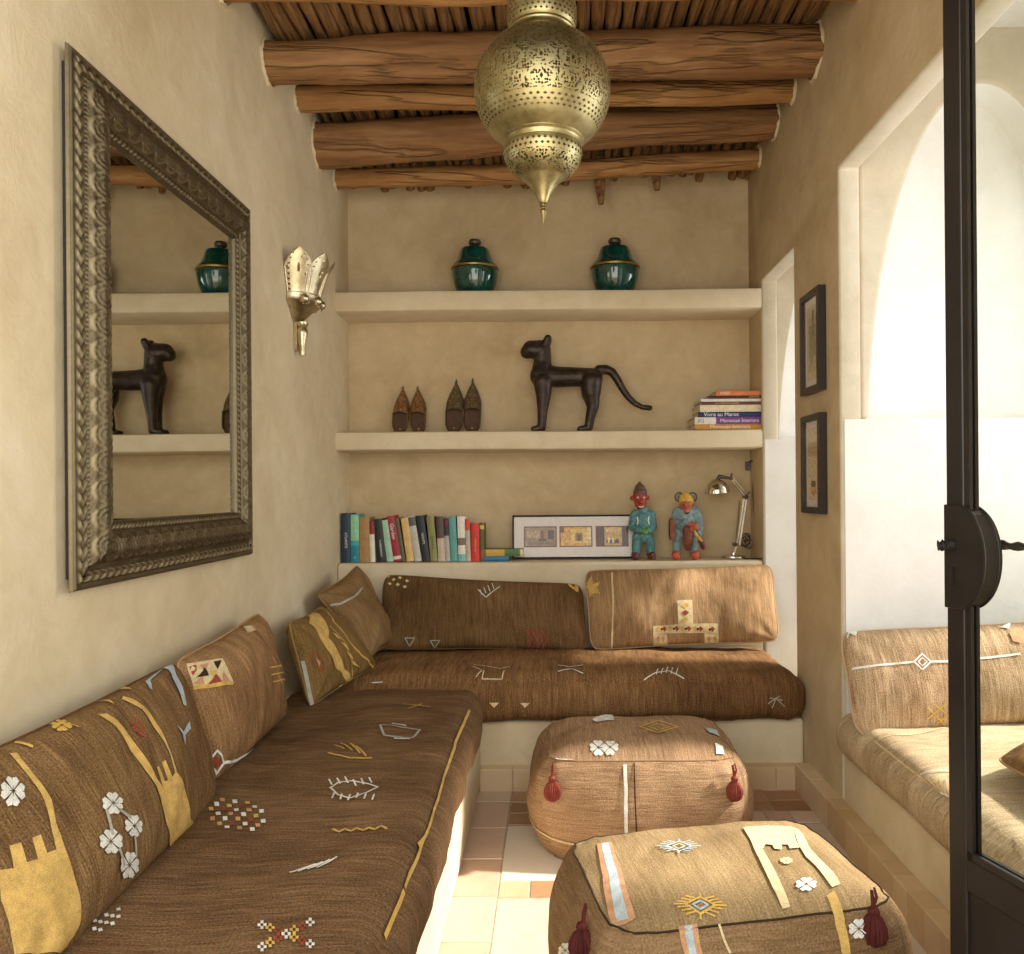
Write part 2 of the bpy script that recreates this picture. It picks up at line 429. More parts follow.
mb.box((XL, .66, -.10), (XR2 + .2, YB, -.003), M_GROUT); tone.extend([.5] * 8); mb.att['tone'] = tone
struct(build(mb, 'floor', smooth=False, fix=False, origin=(0, 0, 0)))

# skirting tiles
def skirting(name, p0, d, L, depth, h, n, side):
    mb = MB(); tn = []; p0 = V(p0); d = V(d); s_ = V(side); w = L / n
    for i in range(n):
        a = p0 + d * (i * w + .0012); b = p0 + d * ((i + 1) * w - .0012); e = R.uniform(0, .0015); hh = h - R.uniform(0, .003)
        ps = [a, b, b + s_ * (depth + e), a + s_ * (depth + e)]; c = .004
        tp = [a + V((0, 0, hh)), b + V((0, 0, hh)), b + s_ * (depth + e - c) + V((0, 0, hh)), a + s_ * (depth + e - c) + V((0, 0, hh))]
        md = [b + s_ * (depth + e) + V((0, 0, hh - c)), a + s_ * (depth + e) + V((0, 0, hh - c))]
        k = mb.verts(ps + tp + md); m = M_SKIRT
        for q in ((4, 5, 6, 7), (7, 6, 8, 9), (9, 8, 2, 3), (0, 3, 9, 7, 4), (1, 5, 6, 8, 2)): mb.face([k + z for z in q], m)
        tn += [R.random()] * 10
    mb.att['tone'] = tn
    return struct(build(mb, name, smooth=False))
skirting('baseboard_right', (XR, .8, 0), (0, 1, 0), 2.92, .065, .125, 27, (-1, 0, 0))
skirting('baseboard_back', (-.36, 3.78, 0), (1, 0, 0), 1.53, .06, .105, 10, (0, -1, 0))

# masonry benches and shelves
def bench(name, lst, label, cat='bench', mat=M_WALLP, bev=.02):
    mb = MB()
    for a, b in lst: mb.box((a[0] + (.002 if a[0] == XL else 0), a[1], a[2]), b, mat)
    o = build(mb, name, smooth=True, fix=False, bevel=bev); tag(o, label, cat); return o
bench('masonry_bench', [((XL, .8, 0), (-.36, 3.775, .31))], 'plastered masonry bench built along the left wall under the long brown mattress')
bench('masonry_bench', [((XL, 3.78, 0), (XR, 4.497, .31))], 'plastered masonry bench across the back under the shelves')
bench('masonry_bench', [((XR + .001, YA0 + .002, 0), (2.39, YA1 - .006, .308))], 'plastered masonry bench in the bright right-hand bay', mat=M_WALLP)
boxes('trim_1', [((XR2, YB0 + .001, 0), (2.4, YB1 - .001, .31))], M_WALLP)
sh = []
def shelf(z0, z1, label, y1=YB):
    mb = MB(); N = 60; pts = []
    # front face line slightly wavy, hand trowelled
    prof = [(YS + .02, z0), (YS + .004, z0 + .008), (YS, z0 + .02), (YS, z1 - .02), (YS + .005, z1 - .006), (YS + .022, z1), (y1, z1), (y1, z0)]
    for i in range(N + 1):
        x = XL + (XR - XL) * i / N
        pts.append([V((x, yy + (nz((x, zz, 3), 1.7) * .006 if yy < YS + .1 else 0), zz + nz((x, 0, z0), 1.5) * .006)) for yy, zz in prof])
    mb.grid(pts, M_SHELF, closed_v=True)
    return tag(build(mb, 'wall_shelf', smooth=True), label, 'shelf')
shelf(2.412, 2.53, 'top plastered wall shelf carrying the two green lidded jars')
shelf(1.625, 1.733, 'middle plastered wall shelf carrying the cat sculpture and slippers')
mb = MB(); mb.box((XL, YS, 0), (XR, YB, .995), M_SHELF); tag(build(mb, 'wall_shelf', bevel=.018), 'lowest plastered ledge behind the back cushions, carrying upright books and figurines', 'shelf')

# ------------------------------------------------------------------ timber ceiling
def log(name, pL, pR, rl, rr, mat, label, seed, sag=.0, flat=1.0):
    mb = MB(); N = 90; K = 20; rings = []
    a, b = V(pL), V(pR)
    for i in range(N + 1):
        t = i / N; c = a.lerp(b, t); c.z += sag * math.sin(PI * t) + .016 * nz((t * 2.1, seed, 0), 1.6); c.y += .02 * nz((t * 2, 0, seed), 1.6)
        r0 = rl + (rr - rl) * t; ring = []
        for k in range(K):
            th = 2 * PI * k / K; d = V((0, math.cos(th), math.sin(th)))
            r = r0 * (1 + .15 * nz((t * 3.5, math.cos(th) * .7, math.sin(th) * .7 + seed), 1.5) + .05 * nz((t * 14, math.cos(th) * 1.6, math.sin(th) * 1.6 + seed), 2))
            ring.append(c + V((0, d.y * r * flat, d.z * r)))
        rings.append(ring)
    s0 = mb.grid(rings, mat, closed_v=True); mb.face([s0 + k for k in range(K)], mat); e = s0 + N * K; mb.face([e + k for k in range(K)][::-1], mat)
    o = build(mb, name)
    for side, c, r0 in ((1, a, rl), (-1, b, rr)):
        cb = MB(); X = (XL + .001) if side > 0 else (XR - .001); rings = []
        for i in range(40):
            th = 2 * PI * i / 40; rr_ = r0 * flat
            for_ = []
            for q in range(7):
                tt = q / 6; rad = rr_ * 1.0 + (.012 + .014 * nz((math.cos(th) * 2, math.sin(th) * 2, seed + q * .1), 2)) * tt; hgt = .012 * math.sin(PI * min(1, tt * .9 + .12)) * (1 + .5 * nz((math.cos(th) * 4, math.sin(th) * 4, seed), 2)) if tt < 1 else 0
                for_.append(V((X + side * hgt, c.y + rad * math.cos(th), c.z + rad * math.sin(th))))
            rings.append(for_)
        cb.grid(rings, M_WALLP, closed_u=True); build(cb, 'plaster_collar', o)
    return tag(o, label, 'beam')
log('ceiling_beam', (XL - .05, 2.98, 3.315), (XR + .05, 3.0, 3.33), .085, .085, M_BEAM2, 'pale beam cut by the top of the photo, nearest the camera', 1)  # lighter wood colour stands in for light falling on this beam
log('ceiling_beam', (XL - .05, 3.47, 3.26), (XR + .05, 3.55, 3.335), .088, .110, M_BEAM, 'thickest wooden ceiling beam, just behind the lantern neck', 2, .01)
log('ceiling_beam', (XL - .05, 3.86, 3.30), (XR + .05, 3.88, 3.332), .058, .055, M_BEAM2, 'thin honey brown beam between the two thick ceiling beams', 3, -.008)
log('ceiling_beam', (XL - .05, 4.2, 3.22), (XR + .05, 4.2, 3.335), .116, .092, M_BEAM, 'thick dark ceiling beam second from the back wall', 4, .01)
log('ceiling_beam', (XL - .05, 4.53, 3.17), (XR + .05, 4.53, 3.272), .054, .054, M_BEAM2, 'thin ceiling beam closest to the back wall', 5, -.022)
def stick_z(x, y):
    zr = .065 * (x + 1.2) / 2.4
    z = 3.40 - .02 * (y - 3) if y < 4.0 else 3.38 - (y - 4.0) * .05
    return z + zr
x = XL + .02
sk = 0
while x < XR:
    w = R.uniform(.021, .032); x += w
    mb = MB(); path = []; rs = []; sd = R.uniform(0, 99)
    y0, y1 = 2.3 + R.uniform(-.1, .1), 4.79
    dx = R.uniform(-.02, .02)
    for i in range(26):
        t = i / 25; y = y0 + (y1 - y0) * t
        z = stick_z(x, y) + .014 * nz((sd, t * 5, 0), 1)
        if y > 4.5: z -= (y - 4.5) * .40 * (.9 + .35 * math.sin(sd * 7))
        path.append((x + dx * (t - .5) + .018 * nz((sd, t * 4, 5), 1), y, z)); rs.append(w * (1 + .3 * nz((sd, t * 14, 2), 1)))
    mb.tube(path, rs, M_STICK, 9)
    tag(build(mb, 'ceiling_pole'), 'rough brown pole laid between the beams as part of the ceiling deck', 'pole', 'branch poles of the ceiling deck')
    x += w * 1.1
for (px, py0, py1, Y) in ((599, 176, 204, 4.62), (655, 160, 190, 4.6), (533, 170, 190, 4.7)):
    a = P(px, py0, Y); b = P(px + 2, py1, Y - .02); a.z += .1; mb = MB()
    mb.tube([a, a.lerp(b, .3), a.lerp(b, .6), b], [.03, .034, .032, .016], M_STICK, 9)
    lb = {599: 'longest stub of branch hanging below the back beam', 655: 'branch stub poking down right of the longest one', 533: 'short branch stub poking down left of the longest one'}[px]
    tag(build(mb, 'branch_stub'), lb, 'branch')

# ================================================================== LIGHT AND CAMERA
w = bpy.data.worlds.new('sky'); scene.world = w; w.use_nodes = True
bg = w.node_tree.nodes['Background']; bg.inputs[0].default_value = (.94, .97, 1.0, 1); bg.inputs[1].default_value = .75
def sun(name, d, e, ang, col):
    l = bpy.data.lights.new(name, 'SUN'); l.energy = e; l.angle = math.radians(ang); l.color = col
    o = bpy.data.objects.new(name, l); COL.objects.link(o); o.rotation_euler = V(d).to_track_quat('-Z', 'Y').to_euler(); return o
sun('sun', (-.80, -.03, -.66), 6.5, 3.5, (1, .95, .88))
def area(name, loc, d, sx, sy, e, col):
    l = bpy.data.lights.new(name, 'AREA'); l.shape = 'RECTANGLE'; l.size = sx; l.size_y = sy; l.energy = e; l.color = col
    o = bpy.data.objects.new(name, l); COL.objects.link(o); o.location = loc; o.rotation_euler = V(d).to_track_quat('-Z', 'Y').to_euler(); return o
area('doorway_daylight', (-.1, .3, 2.0), (0, 1, -.08), 2.2, 2.2, 34, (1, .96, .88))
area('bay_window_daylight', (2.38, 2.57, 1.9), (-1, 0, -.15), 1.1, 1.6, 15, (.97, .98, 1))
area('back_window_daylight', (2.38, 4.22, 1.8), (-1, 0, -.15), .4, 1.5, 9, (.97, .98, 1))
cam = bpy.data.cameras.new('camera'); co = bpy.data.objects.new('camera', cam); COL.objects.link(co); scene.camera = co
cam.sensor_width = 36; cam.lens = F / 1024 * 36; cam.clip_start = .02
cam.shift_x = -(CX - 512) / 1024; cam.shift_y = (CY - 477) / 1024
co.matrix_world = Matrix.Translation((0, 0, CH)) @ Matrix.Rotation(PI / 2, 4, 'X') @ Matrix.Rotation(-ROLL, 4, 'Z')
scene.view_settings.view_transform = 'Standard'; scene.view_settings.look = 'None'; scene.view_settings.gamma = 1
scene.view_settings.use_curve_mapping = False; scene.view_settings.exposure = 0.55
# ================================================================== TEXTILES
FAB = {
 'A': fabric('fabric_umber', (84, 60, 36), (116, 88, 56), (148, 118, 80), 1.0, 1.3),
 'B': fabric('fabric_walnut', (96, 68, 42), (134, 100, 66), (168, 134, 94), 1.0, 2.1),
 'C': fabric('fabric_olive_brown', (88, 66, 34), (118, 92, 52), (146, 118, 74), .8, 3.3),
 'D': fabric('fabric_plain_brown', (104, 80, 50), (132, 104, 68), (156, 126, 88), .8, 4.7),
 'E': fabric('fabric_dark_brown', (72, 52, 32), (104, 78, 48), (134, 106, 70), .9, 5.9),
 'F': fabric('fabric_sandy_brown', (112, 84, 56), (152, 120, 84), (186, 152, 112), .9, 6.1),
 'G': fabric('fabric_bench_back', (78, 54, 32), (116, 84, 52), (154, 118, 78), 1.0, 7.7),
 'H': fabric('fabric_bench_left', (74, 53, 34), (106, 80, 54), (138, 108, 76), 1.0, 8.8),
 'I': fabric('fabric_bay_mattress', (140, 118, 88), (180, 158, 124), (208, 190, 158), .9, 9.5),
 'J': fabric('fabric_bay_cushion', (134, 106, 76), (174, 146, 112), (206, 182, 148), 1.1, 10.2),
 'P': fabric('fabric_pouf_far', (120, 92, 66), (156, 124, 92), (186, 154, 118), 1.0, 11.1),
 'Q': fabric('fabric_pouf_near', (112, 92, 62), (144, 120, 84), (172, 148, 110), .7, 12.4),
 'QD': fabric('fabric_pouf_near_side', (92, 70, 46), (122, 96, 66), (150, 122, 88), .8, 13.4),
}
WH = thread('white_thread', (222, 220, 208)); YE = thread('yellow_thread', (208, 170, 88)); RD = thread('red_thread', (150, 70, 50))
BL = thread('pale_blue_thread', (176, 188, 190)); OR = thread('orange_thread', (192, 146, 108)); CR = thread('cream_thread', (212, 192, 148)); BK = thread('dark_thread', (56, 40, 28)); GY = thread('grey_thread', (172, 168, 154))
GO = thread('gold_weave', (204, 168, 96))

def cushion(name, key, c4, T, label, fn, seed, parts=(), back=None, sag=.04, nu=72, nv=44, wr=.0125, pinch=.16, uvrot=False):
    """c4 = TL, TR, BR, BL of the face turned to the room"""
    TL, TR, BR, BL = [V(c) for c in c4]
    W = ((TR - TL).length + (BR - BL).length) / 2; H = ((BL - TL).length + (BR - TR).length) / 2
    N = (BL - TL).cross(TR - TL).normalized()   # towards the room
    def base(u, v):
        # rounded corners
        q = lambda t, o: t
        top = TL.lerp(TR, u); bot = BL.lerp(BR, u); p = top.lerp(bot, v); c = TL.lerp(TR, .5).lerp(BL.lerp(BR, .5), .5)
        # edges draw in between the corners
        cu = sag * 4 * v * (1 - v) * (u - .5) * 2; cv = sag * 4 * u * (1 - u) * (v - .5) * 2
        p = p - (TR - TL).normalized() * cu * .9 - (BL - TL).normalized() * cv * .9
        k = (abs(2 * u - 1) * abs(2 * v - 1)) ** 5
        return p.lerp(c, .075 * k)
    def infl(u, v):
        a = max(0, 4 * u * (1 - u)); b = max(0, 4 * v * (1 - v))
        return T * (a ** .42) * (b ** .42) * (1 - pinch * (1 - a) * (1 - b))
    def S0(u, v, side=1): return base(u, v) + N * infl(u, v) * side * (1 if side > 0 else .75)
    def wrk(u, v):
        e = min(1, 12 * u * (1 - u)) * min(1, 12 * v * (1 - v)) if 0 < u < 1 and 0 < v < 1 else 0
        a = nz((u * W * 5, v * H * 5, seed), 1) * 1.2 + nz((u * W * 16 + v * 3, v * H * 7, seed + 9), 1) * .5
        # creases running from the corners and edges
        d = 0
        for cu, cv in ((0, 0), (1, 0), (0, 1), (1, 1)):
            dx, dy = (u - cu) * W, (v - cv) * H; r = math.hypot(dx, dy); an = math.atan2(dy, dx)
            d += math.sin(an * 9 + seed * 3 + cu * 2 + cv) * math.exp(-r * 7) * .8
        ed = math.exp(-min(v, 1 - v) * H * 22) * nz((u * W * 22, seed, v * 2), 1) * 1.2
        return (a + d + ed) * wr * e
    def S(u, v, side=1): return S0(u, v, side) + N * side * wrk(u, v)
    mb = MB()
    for side in (1, -1):
        pts = [[S(i / nu, j / nv, side) for j in range(nv + 1)] for i in range(nu + 1)]
        uvs = [[(i / nu * W + seed, j / nv * H) if not uvrot else (j / nv * H, i / nu * W + seed) for j in range(nv + 1)] for i in range(nu + 1)]
        mb.grid(pts, FAB[key], uvs, flip=side < 0)
    ctr = TL.lerp(BR, .5); zmin = min(TL.z, TR.z, BR.z, BL.z); root = thing(name, (ctr.x, ctr.y, zmin), label, 'cushion')
    dr = Drape(mb, S, S0, .0022)
    if fn: fn(dr)
    build(mb, 'cover', root, weld=True)
    e = MB(); ring = [base(t, 0) for t in [k / 40 for k in range(41)]] + [base(1, t / 20) for t in range(1, 21)] + [base(1 - k / 40, 1) for k in range(1, 41)] + [base(0, 1 - t / 20) for t in range(1, 20)]
    cc = sum(ring, V()) / len(ring); ring = [p + (p - cc).normalized() * .001 for p in ring]
    e.tube(ring + [ring[0]], .004, FAB[key], 6, cap=False); build(e, 'seam', root)
    return root, S

# ---- left wall cushions
def zA(x, y): return (x / 3.036, 640 + y / 3.036)
def fA(d):
    g = lambda l: [zA(*q) for q in l]
    d.poly(g([(30,345),(52,343),(100,395),(132,445),(152,485),(162,560),(185,640),(215,720),(230,780),(232,865),(222,895),(200,930),(168,954),(45,954),(28,860),(2,790),(-10,700),(40,694),(34,622),(70,612),(80,676),(110,668),(100,600),(122,592),(136,650),(160,642),(150,580),(140,520),(125,470),(95,415)]), GO)
    d.poly(g([(300,225),(328,222),(372,258),(405,300),(440,360),(470,425),(488,448),(472,388),(480,384),(496,432),(504,428),(488,372),(498,368),(513,420),(520,410),(508,350),(490,310),(460,265),(425,215),(368,182),(372,174),(395,180),(440,215),(480,275),(510,345),(524,408),(545,440),(562,490),(572,545),(570,575),(545,605),(520,632),(493,657),(508,610),(500,560),(484,510),(468,450),(440,400),(400,330),(355,262)]), GO)
    for cx, cy, r in ((335,500,30),(393,570,28),(318,620,32),(382,685,32),(38,460,38)):
        q = zA(cx, cy); d.rosette(q[0], q[1], r / 3.036, WH, 1.1)
    for a in ([(352,520),(385,545)],[(315,520),(325,600)],[(395,600),(404,660)],[(340,640),(365,690)]): d.ribbon(g(a), .008, GY)
    d.poly(g([(268,180),(330,188),(342,200),(275,195)]), GO); d.poly(g([(322,138),(360,140),(398,156),(345,150)]), GO)
    d.rosette(*zA(185, 265), 9, YE, .6); d.ribbon(g([(150,262),(240,266)]), .005, YE)
    d.ribbon(g([(45,316),(100,326)]), .008, YE)
    d.lines(0, 0, [g([(398,248),(418,262),(402,268),(434,296)]), g([(412,240),(432,270),(420,280),(438,298)])], .005, RD)
    d.poly(g([(440,130),(490,75),(505,72),(525,95),(548,150),(558,205),(548,200),(530,140),(508,95),(495,90),(455,125),(460,155),(450,150)]), BL)
    d.poly(g([(430,88),(470,94),(440,104)]), YE)
    d.poly(g([(528,262),(550,282),(568,250),(574,272),(556,290),(552,325),(545,290)]), BL)
root_A, _ = cushion('large_cushion', 'A', [(-1.13, 1.33, .895), (-1.135, 2.40, .905), (-.975, 2.31, .515), (-.935, 1.36, .51)], .085,
    'nearest brown wall cushion with yellow castle shapes and white flowers', fA, 1, sag=.015)
def fB(d):
    d.poly([(186, 664), (220, 659), (233, 683), (194, 688)], CR)
    for a, b, c, m in (((189,667),(197,665),(194,676),RD), ((200,665),(209,663),(205,673),OR), ((212,662),(219,661),(217,670),BK), ((193,684),(202,676),(206,685),OR), ((208,684),(214,674),(220,683),RD), ((221,682),(222,672),(229,682),OR), ((197,677),(204,668),(207,676),BK), ((208,672),(216,671),(212,680),YE)): d.poly([a, b, c], m)
    d.ribbon([(193, 688), (232, 683)], .012, YE)
    d.lines(0, 0, [[(270,658),(280,684)], [(275,656),(284,680)], [(268,668),(284,662)], [(270,675),(285,669)], [(272,682),(286,676)]], .005, YE)
    d.poly([(243, 628), (252, 626), (256, 631), (247, 634)], CR)
    d.ribbon([(205, 763), (215, 751), (223, 763), (215, 774), (205, 763)], .007, WH); d.poly([(210, 763), (215, 757), (219, 763), (215, 768)], RD)
    d.ribbon([(223, 763), (236, 760), (250, 753), (265, 743), (279, 729), (287, 716), (290, 708)], .009, WH); d.ribbon([(281, 722), (284, 733)], .006, WH)
cushion('large_cushion', 'B', [(-1.14, 2.38, .905), (-1.14, 3.08, .95), (-1.045, 3.10, .53), (-1.035, 2.36, .51)], .095,
    'walnut cushion with a small patterned patch and white diamond line on the left', fB, 2, sag=.02)
def fC(d):
    d.ribbon([(319, 609), (333, 622), (348, 641), (360, 655), (371, 670), (371, 681)], .010, YE)
    d.poly([(300,612),(310,614),(328,638),(345,668),(351,688),(347,700),(340,702),(343,690),(337,668),(322,642),(308,624)], GO)
    d.ribbon([(330,626),(346,650),(354,672),(352,690)], .006, YE)
    for x, y in ((335, 636), (343, 646), (354, 662), (349, 655)): d.poly([(x - 4, y - 3), (x + 1, y - 1), (x + 5, y + 5), (x, y + 2)], YE)
    d.ribbon([(311, 654), (316, 652), (324, 664), (321, 672), (313, 664), (311, 654)], .006, RD); d.poly([(315, 658), (320, 662), (319, 667)], OR)
    d.poly([(287, 663), (294, 670), (306, 695), (316, 710), (306, 717), (296, 700), (288, 682)], RD); d.ribbon([(289, 668), (298, 690), (311, 716)], .016, GY)
cushion('patterned_cushion', 'C', [(-1.12, 3.33, .86), (-1.11, 3.80, .865), (-.87, 3.90, .545), (-.99, 3.20, .53)], .085,
    'olive brown cushion with yellow stripes and a red edge on the left', fC, 3, sag=.02)
def fD(d):
    d.ribbon([(325, 608), (340, 604), (354, 597), (362, 588)], .010, GY)
cushion('plain_cushion', 'D', [(-1.165, 3.86, .91), (-1.085, 4.37, 1.01), (-.87, 4.34, .57), (-.93, 3.96, .56)], .095,
    'plain brown cushion with one pale stripe wedged into the back left corner', fD, 4, sag=.03)
# ---- back cushions
def fE(d):
    for x, y in ((388,577),(394,580),(400,578),(407,581),(390,584),(398,585),(405,587)): d.poly([(x-2,y),(x,y-1.6),(x+2,y),(x,y+1.6)], CR)
    for x, y in ((410, 643), (435, 645)): d.ribbon([(x - 5, y - 5), (x, y + 3), (x + 5, y - 5), (x - 5, y - 5)], .005, GY)
    for k in range(4): d.ribbon([(526 + k * 5, 628 + (k % 2) * 2), (532 + k * 5, 640), (527 + k * 5, 648)], .008, RD)
    d.ribbon([(478, 590), (486, 598), (500, 587)], .005, WH)
    for k in range(4): d.ribbon([(482 + k * 4, 596 - k * 2), (480 + k * 4, 590 - k * 2)], .004, WH)
    for k in range(3): d.poly([(566 + k * 5, 583), (571 + k * 5, 585), (578, 593), (570 + k * 4, 588)], YE)
cushion('back_cushion', 'E', [P(382, 573, 4.41), P(584, 583, 4.41), P(591, 652, 4.22), P(376, 651, 4.22)], .085,
    'dark brown back cushion on the left with a red motif, under the books', fE, 5, sag=.02)
def fF(d):
    d.ribbon([(612, 573), (613, 610), (612, 650)], .009, CR)
    d.poly([(677, 601), (692, 600), (693, 624), (678, 625)], CR); d.poly([(653, 626), (718, 623), (719, 633), (653, 634)], CR)
    d.poly([(653, 634), (667, 634), (667, 645), (653, 645)], CR); d.poly([(704, 633), (719, 633), (718, 643), (704, 643)], CR)
    for x in range(656, 716, 6): d.poly([(x, 628), (x + 2.5, 626), (x + 5, 628.5), (x + 2.5, 631.5)], RD if x % 4 else YE)
    for x in range(658, 716, 12): d.poly([(x+2, 629), (x + 3.5, 627.5), (x + 5, 629), (x + 3.5, 630.5)], BK)
    for y in (604, 611, 618): d.poly([(681, y + 2), (685, y - 1), (689, y + 2), (685, y + 5)], YE if y != 611 else RD); 
    for x in (656, 661, 707, 713): d.poly([(x, 638), (x + 2, 635), (x + 4, 638), (x + 2, 642)], OR)
    d.poly([(588, 582), (592, 576), (594, 584), (600, 582), (597, 588), (601, 594), (594, 593), (590, 598), (589, 590), (584, 588)], GO)
cushion('back_cushion', 'F', [P(582, 569, 4.40), P(774, 563, 4.40), P(782, 643, 4.22), P(589, 652, 4.22)], .085,
    'sandy brown back cushion on the right with a cross motif and white line', fF, 6, sag=.02)

# ---- long mattresses: rounded boxes with a soft uneven top
def mattress(name, key, lo, hi, r, label, fn, seed, along='y', bulge=.02, nz_amp=.010, streak='x', N1=110, N2=40, seam=True):
    lo, hi = V(lo), V(hi); C0 = (lo + hi) / 2; D = (hi - lo) / 2
    def M(p, wr=True):
        d = V((p[0] * D.x, p[1] * D.y, p[2] * D.z)); inn = V([max(-(D[k] - r), min(D[k] - r, d[k])) for k in range(3)])
        n = d - inn
        if n.length < 1e-9: n = V((0, 0, 1))
        n.normalize(); q = inn + n * r
        bx = 1 - p[0] ** 2; by = 1 - p[1] ** 2; bz = 1 - p[2] ** 2
        q.z += (bulge * (max(0, bx) * max(0, by)) ** .5) * (1 if p[2] > 0 else 0) * max(0, p[2])
        q.x += bulge * .6 * bz * max(0, by) ** .3 * (1 if p[0] > .99 else -1 if p[0] < -.99 else 0)
        q.y += bulge * .6 * bz * max(0, bx) ** .3 * (1 if p[1] > .99 else -1 if p[1] < -.99 else 0)
        w = C0 + q
        if wr:
            a = nz((w.x * 3, w.y * 3, w.z * 3 + seed), 1) * 1.2 + nz((w.x * 9, w.y * 9, w.z * 9 + seed), 1) * .45
            if along == 'y': a += nz((w.x * 2.2, w.y * 8, seed + 4), 1) * .5
            else: a += nz((w.x * 8, w.y * 2.2, seed + 4), 1) * .5
            a += nz((w.x * 26, w.y * 26, w.z * 26 + seed), 1) * .14
            w = w + n * a * nz_amp
            if w.z < lo.z + .004: w.z = lo.z + .001
        return w
    mb = MB(); m = FAB[key]
    dens = lambda L: max(6, int(L / .022))
    for ax, sg in ((0, 1), (0, -1), (1, 1), (1, -1), (2, 1), (2, -1)):
        a1, a2 = [k for k in range(3) if k != ax]; n1, n2 = dens(D[a1] * 2), dens(D[a2] * 2)
        pts, uvs = [], []
        for i in range(n1 + 1):
            row, ur = [], []
            for j in range(n2 + 1):
                p = [0, 0, 0]; p[ax] = sg; p[a1] = -1 + 2 * i / n1; p[a2] = -1 + 2 * j / n2
                q = M(p); row.append(q)
                if along == 'y': ur.append((q.y + seed + .03 * math.sin(q.x * 6), q.x - (q.z if ax != 2 else hi.z)))
                else: ur.append((q.x + seed, q.y + (q.z if ax != 2 else hi.z)))
            pts.append(row); uvs.append(ur)
        mb.grid(pts, m, uvs)
    root = thing(name, (C0.x, C0.y, lo.z), label, 'mattress'); m2 = mb
    def drp(face):
        f = {'top': lambda u, v, wr=True: M((2 * u - 1, 2 * v - 1, 1), wr), 'front': lambda u, v, wr=True: M((2 * u - 1, -1, 2 * v - 1), wr), 'right': lambda u, v, wr=True: M((1, 2 * u - 1, 2 * v - 1), wr), 'left': lambda u, v, wr=True: M((-1, 2 * u - 1, 2 * v - 1), wr)}[face]
        return Drape(m2, lambda u, v: f(u, v), lambda u, v: f(u, v, False), .0025)
    fn(drp); build(mb, 'cover', root, weld=True)
    return root, M
def fG(D_):
    t, f = D_('top'), D_('front')
    for s_ in ([(472,666),(482,670),(476,676)], [(474,664),(500,668),(510,666)], [(484,670),(482,678),(502,678),(504,670)]): t.ribbon(s_, .006, CR)
    for s_ in ([(558,666),(570,668),(583,665)], [(558,673),(572,670),(583,673)]): t.ribbon(s_, .006, WH)
    t.ribbon([(644, 680), (656, 673), (668, 671), (684, 679)], .006, WH)
    for k in range(5): t.ribbon([(656 + k * 5, 673 + abs(k - 2)), (658 + k * 5, 667 + abs(k - 2))], .004, WH)
    for x in (494, 525): f.poly([(x - 5, 703), (x + 5, 703), (x, 708)], CR)
    for s_ in ([(768,704),(776,698),(784,706)], [(772,708),(776,698),(780,696)], [(770,698),(782,700)]): f.ribbon(s_, .005, GY)
    t.ribbon([(372, 684), (377, 687), (383, 684)], .005, WH)
mattress('bench_mattress', 'G', (-1.185, 3.70, .312), (1.15, 4.41, .528), .075,
    'long brown mattress across the back bench beneath the two wide cushions', fG, 3, along='x', bulge=.035, nz_amp=.010)
